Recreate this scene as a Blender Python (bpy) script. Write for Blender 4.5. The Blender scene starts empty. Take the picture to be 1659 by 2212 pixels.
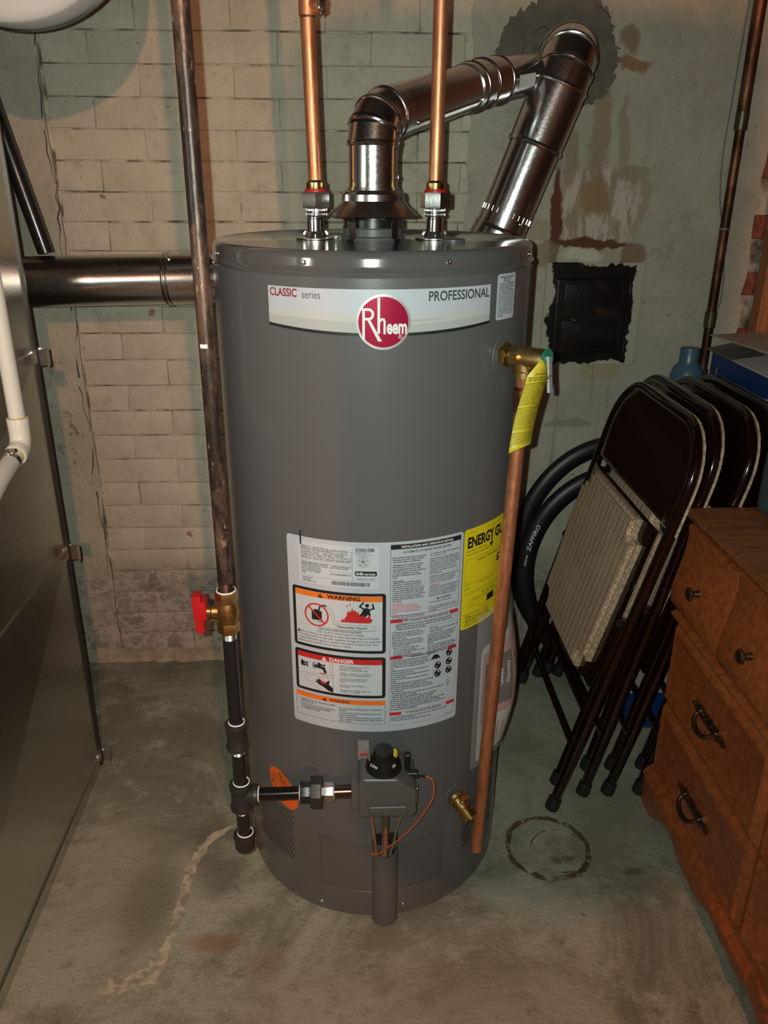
import bpy, bmesh, math, random, textwrap
from mathutils import Vector, Matrix, noise
random.seed(7)
S = bpy.context.scene
COL = S.collection
PI = math.pi
rad = math.radians

# ------------------------------------------------------------------ camera
CAM = Vector((-.0392, -1.357, 1.2918))
YAW, PITCH, ROLL, FPX = rad(2.5), rad(22.62), rad(.3), 1741.6
fw = Vector((math.sin(YAW)*math.cos(PITCH), math.cos(YAW)*math.cos(PITCH), -math.sin(PITCH)))
rt0 = Vector((math.cos(YAW), -math.sin(YAW), 0)); up0 = rt0.cross(fw)
rt = rt0*math.cos(ROLL) + up0*math.sin(ROLL); up = up0*math.cos(ROLL) - rt0*math.sin(ROLL)
cd = bpy.data.cameras.new('camera'); cam = bpy.data.objects.new('camera', cd); COL.objects.link(cam)
cd.sensor_fit = 'HORIZONTAL'; cd.sensor_width = 36; cd.lens = FPX/1659*36; cd.clip_start = .02; cd.clip_end = 30
cam.matrix_world = Matrix(((rt.x, up.x, -fw.x, CAM.x), (rt.y, up.y, -fw.y, CAM.y), (rt.z, up.z, -fw.z, CAM.z), (0, 0, 0, 1)))
S.camera = cam
# ------------------------------------------------------------------ world, flash, exposure
W = bpy.data.worlds.new('world'); S.world = W; W.use_nodes = True
W.node_tree.nodes['Background'].inputs[0].default_value = (.05, .045, .04, 1)
W.node_tree.nodes['Background'].inputs[1].default_value = .1
FLASH_W, LAMP_W = 53.0, 124.0
fl = bpy.data.lights.new('flash', 'SPOT'); fo = bpy.data.objects.new('flash', fl); COL.objects.link(fo)
fo.location = CAM - rt*.022 + up*.009
fl.energy = FLASH_W; fl.color = (.90, 1.0, .88); fl.spot_size = rad(132); fl.spot_blend = 1.0; fl.shadow_soft_size = .0035
FAIM = Vector((-.16, .30, .97))
fo.rotation_euler = (FAIM - fo.location).to_track_quat('-Z', 'Y').to_euler()
S.view_settings.view_transform = 'Standard'; S.view_settings.look = 'None'
S.view_settings.exposure = 0.0; S.view_settings.gamma = 1.0; S.view_settings.use_curve_mapping = False

# ------------------------------------------------------------------ mesh helpers
class MB:
    def __init__(s): s.v = []; s.f = []; s.mi = []; s.cur = 0
    def add(s, vs, fs):
        o = len(s.v); s.v += [tuple(p) for p in vs]
        for f in fs: s.f.append([i+o for i in f]); s.mi.append(s.cur)
    def box(s, c, d, rot=None, bev=0, seg=1):
        bm = bmesh.new(); bmesh.ops.create_cube(bm, size=1)
        for v in bm.verts: v.co = Vector((v.co.x*d[0], v.co.y*d[1], v.co.z*d[2]))
        if bev: bmesh.ops.bevel(bm, geom=bm.edges[:], offset=bev, segments=seg, profile=.7, affect='EDGES')
        M = Matrix.Translation(Vector(c)) @ (rot.to_4x4() if rot is not None else Matrix())
        s.bm(bm, M)
    def bm(s, bm, M=None):
        if M is not None: bm.transform(M)
        bm.verts.index_update()
        s.add([v.co for v in bm.verts], [[v.index for v in f.verts] for f in bm.faces]); bm.free()
    def lathe(s, prof, org=(0, 0, 0), axis=(0, 0, 1), segs=32, a0=0., a1=None, ref=None):
        ax = Vector(axis).normalized(); r = Vector(ref) if ref else (Vector((1, 0, 0)) if abs(ax.x) < .9 else Vector((0, 0, 1)))
        e1 = (r - ax*r.dot(ax)).normalized(); e2 = ax.cross(e1); O = Vector(org)
        full = a1 is None; n = segs if full else segs+1; vs = []; idx = []
        for (rr, h) in prof:
            if rr < 1e-7:
                idx.append([len(vs)]*n); vs.append(O+ax*h); continue
            row = []
            for k in range(n):
                a = a0 + (2*PI if full else a1-a0)*k/segs
                row.append(len(vs)); vs.append(O + ax*h + e1*(rr*math.cos(a)) + e2*(rr*math.sin(a)))
            idx.append(row)
        fs = []
        for i in range(len(prof)-1):
            A, B = idx[i], idx[i+1]
            for k in range(segs):
                j = (k+1) % n
                q = [A[k], A[j], B[j], B[k]]; u = []
                for t in q:
                    if t not in u: u.append(t)
                if len(u) > 2: fs.append(u)
        s.add(vs, fs)
    def tube(s, pts, r, segs=16, caps=True, closed=False, sq=None):
        P = [Vector(p) for p in pts]; n = len(P)
        rs = r if isinstance(r, (list, tuple)) else [r]*n
        T = []
        for i in range(n):
            a = P[i-1] if (i > 0 or closed) else P[i]; b = P[(i+1) % n] if (i < n-1 or closed) else P[i]
            T.append((b-a).normalized())
        u = T[0].orthogonal().normalized(); vs = []; fs = []
        for i in range(n):
            u = (u - T[i]*u.dot(T[i])).normalized(); w = T[i].cross(u)
            for k in range(segs):
                a = 2*PI*k/segs
                vs.append(P[i] + u*(rs[i]*math.cos(a)) + w*(rs[i]*math.sin(a)*(sq or 1)))
        for i in range(n if closed else n-1):
            A = i*segs; B = ((i+1) % n)*segs
            for k in range(segs):
                j = (k+1) % segs; fs.append([A+k, A+j, B+j, B+k])
        if caps and not closed:
            fs.append(list(range(segs))[::-1]); fs.append([(n-1)*segs+k for k in range(segs)])
        s.add(vs, fs)
    def prism(s, pts, t, M=None):
        """outline in local XY, extruded along local +Z by t"""
        n = len(pts); vs = [Vector((x, y, 0)) for x, y in pts] + [Vector((x, y, t)) for x, y in pts]
        if M is not None: vs = [M @ v for v in vs]
        s.add(vs, [list(range(n))[::-1], [n+i for i in range(n)]] + [[i, (i+1) % n, n+(i+1) % n, n+i] for i in range(n)])
    def mesh(s, name, mats, smooth=35):
        me = bpy.data.meshes.new(name); me.from_pydata(s.v, [], s.f); me.update()
        bm = bmesh.new(); bm.from_mesh(me); bmesh.ops.recalc_face_normals(bm, faces=bm.faces); bm.to_mesh(me); bm.free()
        for m in (mats if isinstance(mats, (list, tuple)) else [mats]): me.materials.append(m)
        for p, k in zip(me.polygons, s.mi): p.material_index = k
        if smooth:
            for p in me.polygons: p.use_smooth = True
            me.set_sharp_from_angle(angle=rad(smooth))
        return me
    def build(s, name, mats, parent=None, smooth=35):
        o = bpy.data.objects.new(name, s.mesh(name, mats, smooth)); COL.objects.link(o)
        if parent is not None: o.parent = parent
        return o

def link(name, me, parent=None, M=None):
    o = bpy.data.objects.new(name, me); COL.objects.link(o)
    if parent is not None: o.parent = parent
    if M is not None: o.matrix_basis = M
    return o
def thing(name, label, cat, loc=(0, 0, 0), group=None):
    o = bpy.data.objects.new(name, None); COL.objects.link(o); o.location = loc; o.empty_display_size = .05
    return tag(o, label, cat, group)
def tag(o, label, cat, group=None):
    o['label'] = label; o['category'] = cat
    if group: o['group'] = group
    return o
def struct(o): o['kind'] = 'structure'; return o
def unparented(o, parent):
    """parent without moving: parts are modelled in world space while the empty sits at the base"""
    o.parent = parent; o.matrix_parent_inverse = Matrix.Translation(-parent.location)
    return o
def part(mb, name, mats, parent, smooth=35, label=None):
    o = mb.build(name, mats, None, smooth)
    if parent.type == 'EMPTY': unparented(o, parent)
    else: o.parent = parent; o.matrix_parent_inverse = Matrix()
    if label: o['label'] = label
    return o

# ------------------------------------------------------------------ material helpers
def new_mat(name):
    m = bpy.data.materials.new(name); m.use_nodes = True
    nt = m.node_tree; return m, nt, nt.nodes['Principled BSDF']
def rgb(c): return (c[0], c[1], c[2], 1)
class NT:
    def __init__(s, nt): s.nt = nt; s.n = nt.nodes; s.l = nt.links
    def pos(s, scale=(1, 1, 1), off=(0, 0, 0)):
        g = s.n.new('ShaderNodeNewGeometry'); mp = s.n.new('ShaderNodeMapping')
        mp.inputs['Scale'].default_value = scale; mp.inputs['Location'].default_value = off
        s.l.new(g.outputs['Position'], mp.inputs['Vector']); return mp.outputs[0]
    def obj(s, scale=(1, 1, 1)):
        g = s.n.new('ShaderNodeTexCoord'); mp = s.n.new('ShaderNodeMapping'); mp.inputs['Scale'].default_value = scale
        s.l.new(g.outputs['Object'], mp.inputs['Vector']); return mp.outputs[0]
    def noise(s, vec, scale, detail=4, rough=.55, dist=0):
        t = s.n.new('ShaderNodeTexNoise'); t.inputs['Scale'].default_value = scale; t.inputs['Detail'].default_value = detail
        t.inputs['Roughness'].default_value = rough; t.inputs['Distortion'].default_value = dist
        s.l.new(vec, t.inputs['Vector']); return t.outputs['Fac']
    def voro(s, vec, scale, out='Distance', feat='F1'):
        t = s.n.new('ShaderNodeTexVoronoi'); t.inputs['Scale'].default_value = scale; t.feature = feat
        s.l.new(vec, t.inputs['Vector']); return t.outputs[out]
    def rng(s, x, a, b, c=0., d=1.):
        t = s.n.new('ShaderNodeMapRange'); t.interpolation_type = 'SMOOTHSTEP'
        for k, v in zip(('From Min', 'From Max', 'To Min', 'To Max'), (a, b, c, d)): t.inputs[k].default_value = v
        s.l.new(x, t.inputs[0]); return t.outputs[0]
    def math(s, op, a, b=None):
        t = s.n.new('ShaderNodeMath'); t.operation = op
        for i, q in enumerate((a, b)):
            if q is None: continue
            if isinstance(q, (int, float)): t.inputs[i].default_value = q
            else: s.l.new(q, t.inputs[i])
        return t.outputs[0]
    def mix(s, fac, a, b):
        t = s.n.new('ShaderNodeMix'); t.data_type = 'RGBA'
        for k, q in ((0, fac), (6, a), (7, b)):
            if isinstance(q, (int, float)): t.inputs[k].default_value = q
            elif isinstance(q, tuple): t.inputs[k].default_value = rgb(q)
            else: s.l.new(q, t.inputs[k])
        return t.outputs[2]
    def bump(s, h, bsdf, strength=.3, dist=.002):
        b = s.n.new('ShaderNodeBump'); b.inputs['Strength'].default_value = strength; b.inputs['Distance'].default_value = dist
        s.l.new(h, b.inputs['Height']); s.l.new(b.outputs[0], bsdf.inputs['Normal'])
    def warp(s, vec, scale, amp):
        t = s.n.new('ShaderNodeTexNoise'); t.inputs['Scale'].default_value = scale; t.inputs['Detail'].default_value = 4
        s.l.new(vec, t.inputs['Vector'])
        a = s.n.new('ShaderNodeVectorMath'); a.operation = 'SUBTRACT'; s.l.new(t.outputs['Color'], a.inputs[0]); a.inputs[1].default_value = (.5, .5, .5)
        b = s.n.new('ShaderNodeVectorMath'); b.operation = 'SCALE'; s.l.new(a.outputs[0], b.inputs[0]); b.inputs['Scale'].default_value = amp
        c = s.n.new('ShaderNodeVectorMath'); c.operation = 'ADD'; s.l.new(vec, c.inputs[0]); s.l.new(b.outputs[0], c.inputs[1])
        return c.outputs[0]
    def ell(s, vec, c, r):
        """distance in units of the radii r from centre c"""
        a = s.n.new('ShaderNodeVectorMath'); a.operation = 'SUBTRACT'; s.l.new(vec, a.inputs[0]); a.inputs[1].default_value = c
        b = s.n.new('ShaderNodeVectorMath'); b.operation = 'DIVIDE'; s.l.new(a.outputs[0], b.inputs[0]); b.inputs[1].default_value = r
        d = s.n.new('ShaderNodeVectorMath'); d.operation = 'LENGTH'; s.l.new(b.outputs[0], d.inputs[0]); return d.outputs['Value']
    def blob(s, vec, c, r, soft=.25): return s.rng(s.ell(vec, c, r), 1-soft, 1+soft, 1., 0.)

def simple(name, col, rough=.5, metal=0., var=0., vscale=30, bump=0., bscale=60, coat=0., col2=None, trans=0., spec=None):
    m, nt, b = new_mat(name); N = NT(nt)
    b.inputs['Base Color'].default_value = rgb(col); b.inputs['Roughness'].default_value = rough; b.inputs['Metallic'].default_value = metal
    if coat: b.inputs['Coat Weight'].default_value = coat; b.inputs['Coat Roughness'].default_value = .12
    if trans: b.inputs['Transmission Weight'].default_value = trans
    if spec is not None: b.inputs['Specular IOR Level'].default_value = spec
    p = None
    if var or col2:
        p = N.pos(); f = N.noise(p, vscale, 5)
        c2 = col2 or tuple(x*(1-var) for x in col)
        nt.links.new(N.mix(N.rng(f, .35, .65), col, c2), b.inputs['Base Color'])
    if bump:
        p = p or N.pos(); N.bump(N.noise(p, bscale, 4), b, bump, .002)
    return m

PAINT, PAINT2 = (.60, .555, .455), (.50, .465, .375)
def wall_paint(name, stains=False, bare=0.):
    m, nt, b = new_mat(name); N = NT(nt); p = N.pos()
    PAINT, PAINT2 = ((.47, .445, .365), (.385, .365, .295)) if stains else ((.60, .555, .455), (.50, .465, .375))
    b.inputs['Roughness'].default_value = .75; b.inputs['Specular IOR Level'].default_value = .3
    c = N.mix(N.rng(N.noise(p, 5, 8, .72), .36, .64), PAINT, PAINT2)
    c = N.mix(N.rng(N.noise(p, 11, 7, .75, .4), .54, .70, 0, .5), c, tuple(x*.62 for x in PAINT2))
    c = N.mix(N.rng(N.noise(p, 300, 2, .6), .5, .75, 0, .3), c, tuple(x*.5 for x in PAINT2))
    st = N.noise(N.pos((9, 9, 1.3)), 3, 5, .6)                       # faint vertical run marks
    c = N.mix(N.rng(st, .52, .8, 0, .45), c, (.40, .36, .27))
    sp = N.rng(N.noise(N.pos((1, 1, .8)), 52, 4, .75), .645, .70)           # small dark flecks
    c = N.mix(N.math('MULTIPLY', sp, .65), c, (.17, .14, .10))
    ch = N.rng(N.noise(p, 24, 3, .6), .725, .74)                     # chips down to red brick
    c = N.mix(N.math('MULTIPLY', ch, .8), c, (.30, .12, .07))
    # crumbling damp base of the wall
    sx = nt.nodes.new('ShaderNodeSeparateXYZ'); nt.links.new(N.warp(p, 7, .10), sx.inputs[0])
    low = N.rng(sx.outputs[2], .255, .29, 1, 0)
    gr = N.mix(N.rng(N.noise(p, 16, 5, .7), .38, .62), (.15, .135, .115), (.44, .39, .33))
    gr = N.mix(N.rng(N.noise(p, 31, 5, .7), .58, .63), gr, (.22, .10, .075))
    gr = N.mix(N.rng(N.noise(p, 20, 5, .7), .55, .60), gr, (.58, .49, .46))
    gr = N.mix(N.rng(N.noise(p, 70, 4, .8), .60, .66), gr, (.09, .075, .06))
    rn = N.math('ABSOLUTE', N.math('SUBTRACT', N.noise(N.pos((1, 1, 1.5)), 15, 4, .6), .5))
    gr = N.mix(N.rng(rn, .012, .045, .9, 0), gr, (.60, .52, .49))
    lo2 = N.math('MULTIPLY', low, N.rng(N.noise(p, 4, 4), .25, .5)) if not bare else low
    c = N.mix(lo2, c, gr)
    mid = N.rng(sx.outputs[2], .26, .37, .55, 0)
    c = N.mix(mid, c, (.27, .25, .20))
    if stains:
        q = N.warp(N.warp(p, 9, .05), 38, .03)
        big = N.blob(q, (.555, .675, 1.215), (.105, .5, .105), .22)
        c = N.mix(N.math('MULTIPLY', big, .8), c, (.30, .225, .15))
        c = N.mix(N.math('MULTIPLY', N.math('MULTIPLY', big, N.rng(N.noise(N.pos((3, 3, .8)), 14, 4, .7), .44, .56)), .85), c, (.58, .50, .44))
        for cc, rr, col, k in (((.455, .675, 1.20), (.013, .5, .115), (.13, .045, .025), .9), ((.545, .675, 1.143), (.105, .5, .010), (.12, .05, .032), .9),
                               ((.55, .675, 1.25), (.035, .5, .045), (.31, .19, .10), .8), ((.655, .675, 1.115), (.03, .5, .035), (.24, .15, .09), .75),
                               ((.485, .675, 1.33), (.02, .5, .06), (.26, .18, .10), .55), ((.545, .675, 1.40), (.022, .5, .10), (.28, .20, .12), .6),
                               ((.60, .675, 1.37), (.012, .5, .10), (.30, .23, .15), .5), ((.605, .675, 1.525), (.045, .5, .012), (.27, .15, .07), .75),
                               ((.595, .675, 1.57), (.022, .5, .028), (.25, .17, .10), .7), ((.30, .675, 1.50), (.02, .5, .05), (.30, .20, .12), .55),
                               ((.63, .675, 1.30), (.045, .5, .016), (.31, .25, .18), .7), ((.665, .675, 1.25), (.014, .5, .06), (.34, .29, .21), .7),
                               ((.44, .675, 1.12), (.03, .5, .03), (.27, .20, .12), .6), ((.41, .675, 1.17), (.03, .5, .025), (.33, .29, .17), .6),
                               ((.60, .675, .83), (.05, .5, .03), (.36, .30, .17), .6), ((.53, .675, .69), (.06, .5, .012), (.25, .23, .19), .55)):
            c = N.mix(N.math('MULTIPLY', N.blob(q, cc, rr, .22), min(1, k*1.2)), c, col)
        run = N.math('MULTIPLY', N.rng(N.noise(N.pos((14, 14, .9)), 3.2, 4, .6), .56, .68), N.blob(p, (.52, .675, .72), (.22, .6, .22), .4))
        c = N.mix(N.math('MULTIPLY', run, .6), c, (.24, .22, .15))
        sm = N.math('MULTIPLY', N.rng(N.noise(N.pos((1, 1, .6)), 44, 5, .8), .54, .62), N.blob(p, (-.765, .675, .70), (.035, .6, .17), .4))
        c = N.mix(N.math('MULTIPLY', sm, .8), c, (.10, .105, .09))
        fl = N.rng(N.noise(p, 50, 3, .8), .66, .72)
        c = N.mix(N.math('MULTIPLY', fl, N.blob(p, (.72, .675, .86), (.10, .6, .3), .5)), c, (.16, .14, .11))
        c = N.mix(N.math('MULTIPLY', N.blob(q, (.53, .675, 1.118), (.045, .5, .016), .25), .85), c, (.60, .56, .47))
    nt.links.new(c, b.inputs['Base Color'])
    N.bump(N.math('ADD', N.noise(p, 20, 8, .72), N.math('MULTIPLY', N.noise(p, 150, 4), .25)), b, .8, .007)
    return m

def floor_mat():
    m, nt, b = new_mat('floor_concrete'); N = NT(nt); p = N.pos()
    b.inputs['Roughness'].default_value = .62
    c = N.mix(N.rng(N.noise(p, 3.1, 8, .72, .6), .40, .60), (.41, .405, .315), (.205, .195, .145))
    c = N.mix(N.rng(N.noise(p, 8, 8, .78), .52, .66, 0, .75), c, (.47, .465, .37))
    c = N.mix(N.rng(N.noise(p, 19, 7, .8), .56, .66, 0, .7), c, (.135, .125, .09))
    c = N.mix(N.rng(N.noise(p, 46, 5, .8), .60, .68, 0, .6), c, (.115, .105, .075))
    c = N.mix(N.rng(N.noise(p, 240, 3, .8), .45, .70, 0, .45), c, (.14, .13, .095))
    c = N.mix(N.rng(N.noise(p, 82, 3, .6), .715, .75, 0, .85), c, (.72, .68, .58))
    q = N.warp(N.warp(p, 14, .02), 60, .008)
    # damp grey concrete to the right of the heater and dark belt along the wall
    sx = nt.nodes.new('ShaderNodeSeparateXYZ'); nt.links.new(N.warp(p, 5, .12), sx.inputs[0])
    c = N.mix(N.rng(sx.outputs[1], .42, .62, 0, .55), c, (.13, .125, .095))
    c = N.mix(N.math('MULTIPLY', N.blob(q, (.5, .25, 0), (.28, .42, 1), .5), .4), c, (.36, .345, .275))
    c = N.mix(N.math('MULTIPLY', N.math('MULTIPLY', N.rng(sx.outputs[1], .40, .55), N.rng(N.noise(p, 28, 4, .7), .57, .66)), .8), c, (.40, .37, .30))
    for cc, rr, col, k in (((-.44, -.19, 0), (.055, .10, 1), (.095, .08, .055), .7), ((-.40, -.02, 0), (.09, .05, 1), (.12, .105, .075), .55), ((-.31, -.13, 0), (.05, .06, 1), (.11, .10, .07), .6), ((.15, -.52, 0), (.35, .05, 1), (.20, .165, .115), .45),
                           ((-.30, -.29, 0), (.05, .02, 1), (.25, .095, .04), .6), ((-.20, -.34, 0), (.03, .03, 1), (.22, .11, .06), .5),
                           ((-.52, -.12, 0), (.13, .2, 1), (.30, .27, .20), .4), ((.05, -.40, 0), (.3, .10, 1), (.33, .26, .17), .35)):
        c = N.mix(N.math('MULTIPLY', N.blob(q, cc, rr, .6), k), c, col)
    # rust rings
    for cc, r, w, nz in (((.362, -.088, 0), .083, .075, .40), ((.385, -.098, 0), .058, .03, .47)):
        d = N.ell(q, cc, (r, r, 10)); e = N.math('ABSOLUTE', N.math('SUBTRACT', d, 1.))
        ring = N.math('MULTIPLY', N.rng(e, w*.6, w*1.2, 1, 0), N.rng(N.noise(p, 19, 4, .8), nz, nz+.08))
        c = N.mix(N.math('MULTIPLY', ring, .9), c, (.085, .045, .022))
    for cc, rr in (((.40, -.12, 0), (.016, .006, 1)), ((.37, -.125, 0), (.012, .008, 1)), ((.52, -.16, 0), (.02, .01, 1))):
        c = N.mix(N.math('MULTIPLY', N.blob(q, cc, rr, .5), .7), c, (.12, .09, .055))
    c = N.mix(N.math('MULTIPLY', N.blob(q, (.26, -.20, 0), (.07, .035, 1), .5), .6), c, (.42, .41, .35))
    nt.links.new(c, b.inputs['Base Color'])
    N.bump(N.math('ADD', N.noise(p, 14, 8, .75), N.math('MULTIPLY', N.noise(p, 150, 4), .35)), b, .7, .006)
    return m

def galv(name, col=(.56, .56, .565), rough=.17, sp=.07):
    m, nt, b = new_mat(name); N = NT(nt); p = N.pos()
    b.inputs['Metallic'].default_value = 1; b.inputs['Base Color'].default_value = rgb(col)
    v = N.voro(p, 420, 'Color'); s = nt.nodes.new('ShaderNodeSeparateXYZ'); nt.links.new(v, s.inputs[0])
    r = N.math('ADD', N.math('MULTIPLY', s.outputs[0], sp), N.math('MULTIPLY', N.rng(N.noise(p, 8, 4), .35, .65), .03))
    nt.links.new(N.math('ADD', r, rough), b.inputs['Roughness'])
    N.bump(N.noise(p, 330, 2), b, .035, .001)
    return m

def copper_mat(name, old=0.):
    m, nt, b = new_mat(name); N = NT(nt); p = N.pos()
    b.inputs['Metallic'].default_value = .82
    st = N.noise(N.pos((30, 30, 5)), 4, 5, .65)
    c = N.mix(N.rng(st, .35, .65), (.80, .36, .20), (.62, .235, .115))
    c = N.mix(N.rng(N.noise(p, 45, 4, .8), .60, .76, 0, .6), c, (.30, .12, .08))
    if old: c = N.mix(N.rng(N.noise(p, 12, 4), .3, .6, .75, 1.), c, (.055, .028, .017))
    nt.links.new(c, b.inputs['Base Color'])
    nt.links.new(N.rng(N.noise(p, 30, 4), .3, .7, .36+old*.1, .50+old*.1), b.inputs['Roughness'])
    return m

def rusty_pipe():
    m, nt, b = new_mat('old_iron'); N = NT(nt); p = N.pos((1, 1, .35))
    b.inputs['Metallic'].default_value = .35; b.inputs['Roughness'].default_value = .40
    c = N.mix(N.rng(N.noise(p, 34, 5, .75), .44, .60), (.030, .021, .018), (.125, .075, .055))
    c = N.mix(N.rng(N.noise(p, 60, 4, .8), .62, .68), c, (.33, .20, .11))
    c = N.mix(N.rng(N.noise(p, 90, 3, .8), .69, .72), c, (.50, .42, .34))
    nt.links.new(c, b.inputs['Base Color']); N.bump(N.noise(p, 110, 4), b, .35, .002)
    return m

def wood(name, a, c2, axis=(1.5, 14, 14), rough=.38, coat=.25):
    m, nt, b = new_mat(name); N = NT(nt)
    f = N.noise(N.warp(N.pos(axis), 1.2, .3), 6, 5, .6)
    c = N.mix(N.rng(f, .3, .7), a, c2)
    c = N.mix(N.rng(N.noise(N.pos(), 35, 4, .8), .70, .76, 0, .5), c, tuple(min(1, x*2.2) for x in a))
    nt.links.new(c, b.inputs['Base Color']); b.inputs['Roughness'].default_value = rough
    b.inputs['Coat Weight'].default_value = coat; b.inputs['Coat Roughness'].default_value = .3
    N.bump(f, b, .06, .002)
    return m

def fabric(name):
    m, nt, b = new_mat(name); N = NT(nt); p = N.obj((1, 1, 1))
    w1 = nt.nodes.new('ShaderNodeTexWave'); w1.inputs['Scale'].default_value = 13; w1.bands_direction = 'X'; nt.links.new(p, w1.inputs['Vector'])
    w1.inputs['Distortion'].default_value = .6
    w2 = nt.nodes.new('ShaderNodeTexBrick'); w2.inputs['Scale'].default_value = 1
    w2.inputs['Brick Width'].default_value = .0065; w2.inputs['Row Height'].default_value = .0075; w2.inputs['Mortar Size'].default_value = .0012
    w2.inputs['Color1'].default_value = (.84, .60, .42, 1); w2.inputs['Color2'].default_value = (.68, .46, .31, 1); w2.inputs['Mortar'].default_value = (.42, .27, .185, 1)
    mp = nt.nodes.new('ShaderNodeMapping'); mp.inputs['Rotation'].default_value = (0, 0, 0); nt.links.new(p, mp.inputs['Vector']); nt.links.new(mp.outputs[0], w2.inputs['Vector'])
    c = N.mix(N.rng(w1.outputs['Fac'], .86, 1., 0, .9), w2.outputs['Color'], (.22, .145, .10))
    c = N.mix(N.rng(N.noise(p, 9, 3), .45, .7, 0, .4), c, (.66, .52, .34))
    nt.links.new(c, b.inputs['Base Color']); b.inputs['Roughness'].default_value = .9
    N.bump(w2.outputs['Fac'], b, .5, -.0015)
    return m

def door_black():
    m, nt, b = new_mat('chipped_black_paint'); N = NT(nt); p = N.pos()
    q = N.warp(N.warp(p, 17, .045), 70, .022)
    e = N.ell(q, (.56, .675, .985), (.112, 9, .12))
    a = nt.nodes.new('ShaderNodeVectorMath'); a.operation = 'SUBTRACT'; nt.links.new(q, a.inputs[0]); a.inputs[1].default_value = (.560, .67, .978)
    ab = nt.nodes.new('ShaderNodeVectorMath'); ab.operation = 'ABSOLUTE'; nt.links.new(a.outputs[0], ab.inputs[0])
    sx = nt.nodes.new('ShaderNodeSeparateXYZ'); nt.links.new(ab.outputs[0], sx.inputs[0])
    edge = N.math('MAXIMUM', N.rng(sx.outputs[0], .101, .105), N.rng(sx.outputs[2], .118, .122))
    fle = N.math('MULTIPLY', N.rng(N.noise(p, 38, 4, .7), .66, .69), N.rng(sx.outputs[0], .07, .10))
    c = N.mix(N.rng(N.noise(p, 20, 4), .55, .72), (.006, .006, .007), (.035, .018, .012))
    c = N.mix(N.math('MAXIMUM', edge, fle), c, (.42, .40, .33))
    nt.links.new(c, b.inputs['Base Color']); b.inputs['Roughness'].default_value = .3; b.inputs['Specular IOR Level'].default_value = .4
    N.bump(N.noise(p, 40, 4), b, .3, .002)
    return m

M = {}
M['wall'] = wall_paint('painted_brick'); M['plaster'] = wall_paint('stained_plaster', True); M['bare'] = wall_paint('bare_brick', False, 1.)
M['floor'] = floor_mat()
M['joint'] = simple('dirty_joint', (.52, .48, .39), .9, vscale=21, col2=(.10, .085, .06))
M['cement'] = simple('fresh_cement', (.15, .135, .11), .9, var=.25, vscale=22, bump=.5, bscale=90)
M['ceiling'] = simple('ceiling_board', (.07, .058, .045), .9)
M['roomwall'] = simple('room_wall', (.07, .063, .055), .9, var=.3, vscale=4)
M['redbrick'] = simple('red_brick', (.23, .065, .04), .85, var=.45, vscale=40, bump=.5, bscale=80)
M['mortar'] = simple('pale_mortar', (.47, .45, .40), .95, var=.2, vscale=50, bump=.4)
M['heater'] = simple('grey_enamel', (.103, .105, .111), .30, 0, bump=.03, bscale=300, coat=.35)
M['heater2'] = simple('grey_plastic', (.100, .101, .105), .42, 0)
M['valvegrey'] = simple('cast_grey', (.115, .112, .105), .42, .2, bump=.08, bscale=350)
M['galv'] = galv('galvanised_pipe'); M['galvduct'] = galv('galvanised_duct', (.60, .60, .56), .26, .03)
M['bright'] = simple('bright_steel', (.74, .74, .75), .16, 1, bump=.05, bscale=200)
M['zinc'] = simple('zinc_nut', (.60, .60, .60), .3, 1, bump=.1, bscale=200)
M['copper'] = copper_mat('copper'); M['oldcopper'] = copper_mat('old_copper', 1.)
M['brass'] = simple('brass', (.72, .46, .16), .26, 1, var=.25, vscale=50, bump=.08, bscale=150)
M['brass2'] = simple('cast_brass', (.50, .33, .13), .40, 1, var=.25, vscale=40, bump=.15, bscale=200)
M['iron'] = simple('black_iron', (.018, .018, .020), .30, .3, bump=.1, bscale=150, coat=.3)
M['castiron'] = simple('malleable_iron', (.040, .039, .038), .45, .4, bump=.25, bscale=260)
M['rust'] = rusty_pipe()
M['thread'] = simple('cut_thread', (.65, .63, .60), .3, 1)
M['tape'] = simple('white_sealant', (.78, .77, .74), .6)
M['red'] = simple('red_handle', (.40, .008, .012), .4)
M['redgask'] = simple('red_gasket', (.45, .015, .015), .45)
M['blackplastic'] = simple('black_plastic', (.010, .010, .011), .32)
M['solder'] = simple('solder', (.60, .56, .52), .3, 1, var=.5, vscale=90, bump=.5, bscale=120)
M['label'] = simple('label_white', (.455, .50, .565), .42); M['lab2'] = simple('label_white_sticker', (.53, .57, .625), .42)
M['lgrey1'] = simple('label_grey_a', (.47, .49, .485), .42); M['lgrey2'] = simple('label_grey_b', (.40, .42, .43), .42)
M['ink'] = simple('ink_black', (.012, .012, .013), .5); M['inkw'] = simple('ink_white', (.72, .72, .72), .45)
M['inkdr'] = simple('ink_maroon', (.23, .012, .03), .5); M['inkg'] = simple('ink_charcoal', (.05, .052, .055), .5); M['inkgr'] = simple('ink_grey', (.12, .12, .125), .5)
M['inkr'] = simple('ink_red', (.52, .022, .025), .5); M['inko'] = simple('ink_orange', (.80, .17, .018), .5)
M['logored'] = simple('logo_red_foil', (.42, .008, .055), .25, .35, coat=.5); M['foil'] = simple('logo_silver_foil', (.68, .68, .70), .28, .7)
M['yellow'] = simple('label_yellow', (.72, .60, .012), .45); M['tagyellow'] = simple('tag_yellow', (.62, .50, .03), .45)
M['orange'] = simple('sticker_orange', (.78, .13, .015), .45)
M['teal'] = simple('green_disc', (.02, .22, .15), .4); M['alu'] = simple('cast_aluminium', (.55, .55, .55), .45, .5, bump=.2, bscale=160)
M['pvc'] = simple('white_pvc', (.66, .65, .60), .32); M['glue'] = simple('pvc_glue', (.50, .40, .14), .5); M['hose'] = simple('grey_white_hose', (.50, .49, .45), .55)
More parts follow.
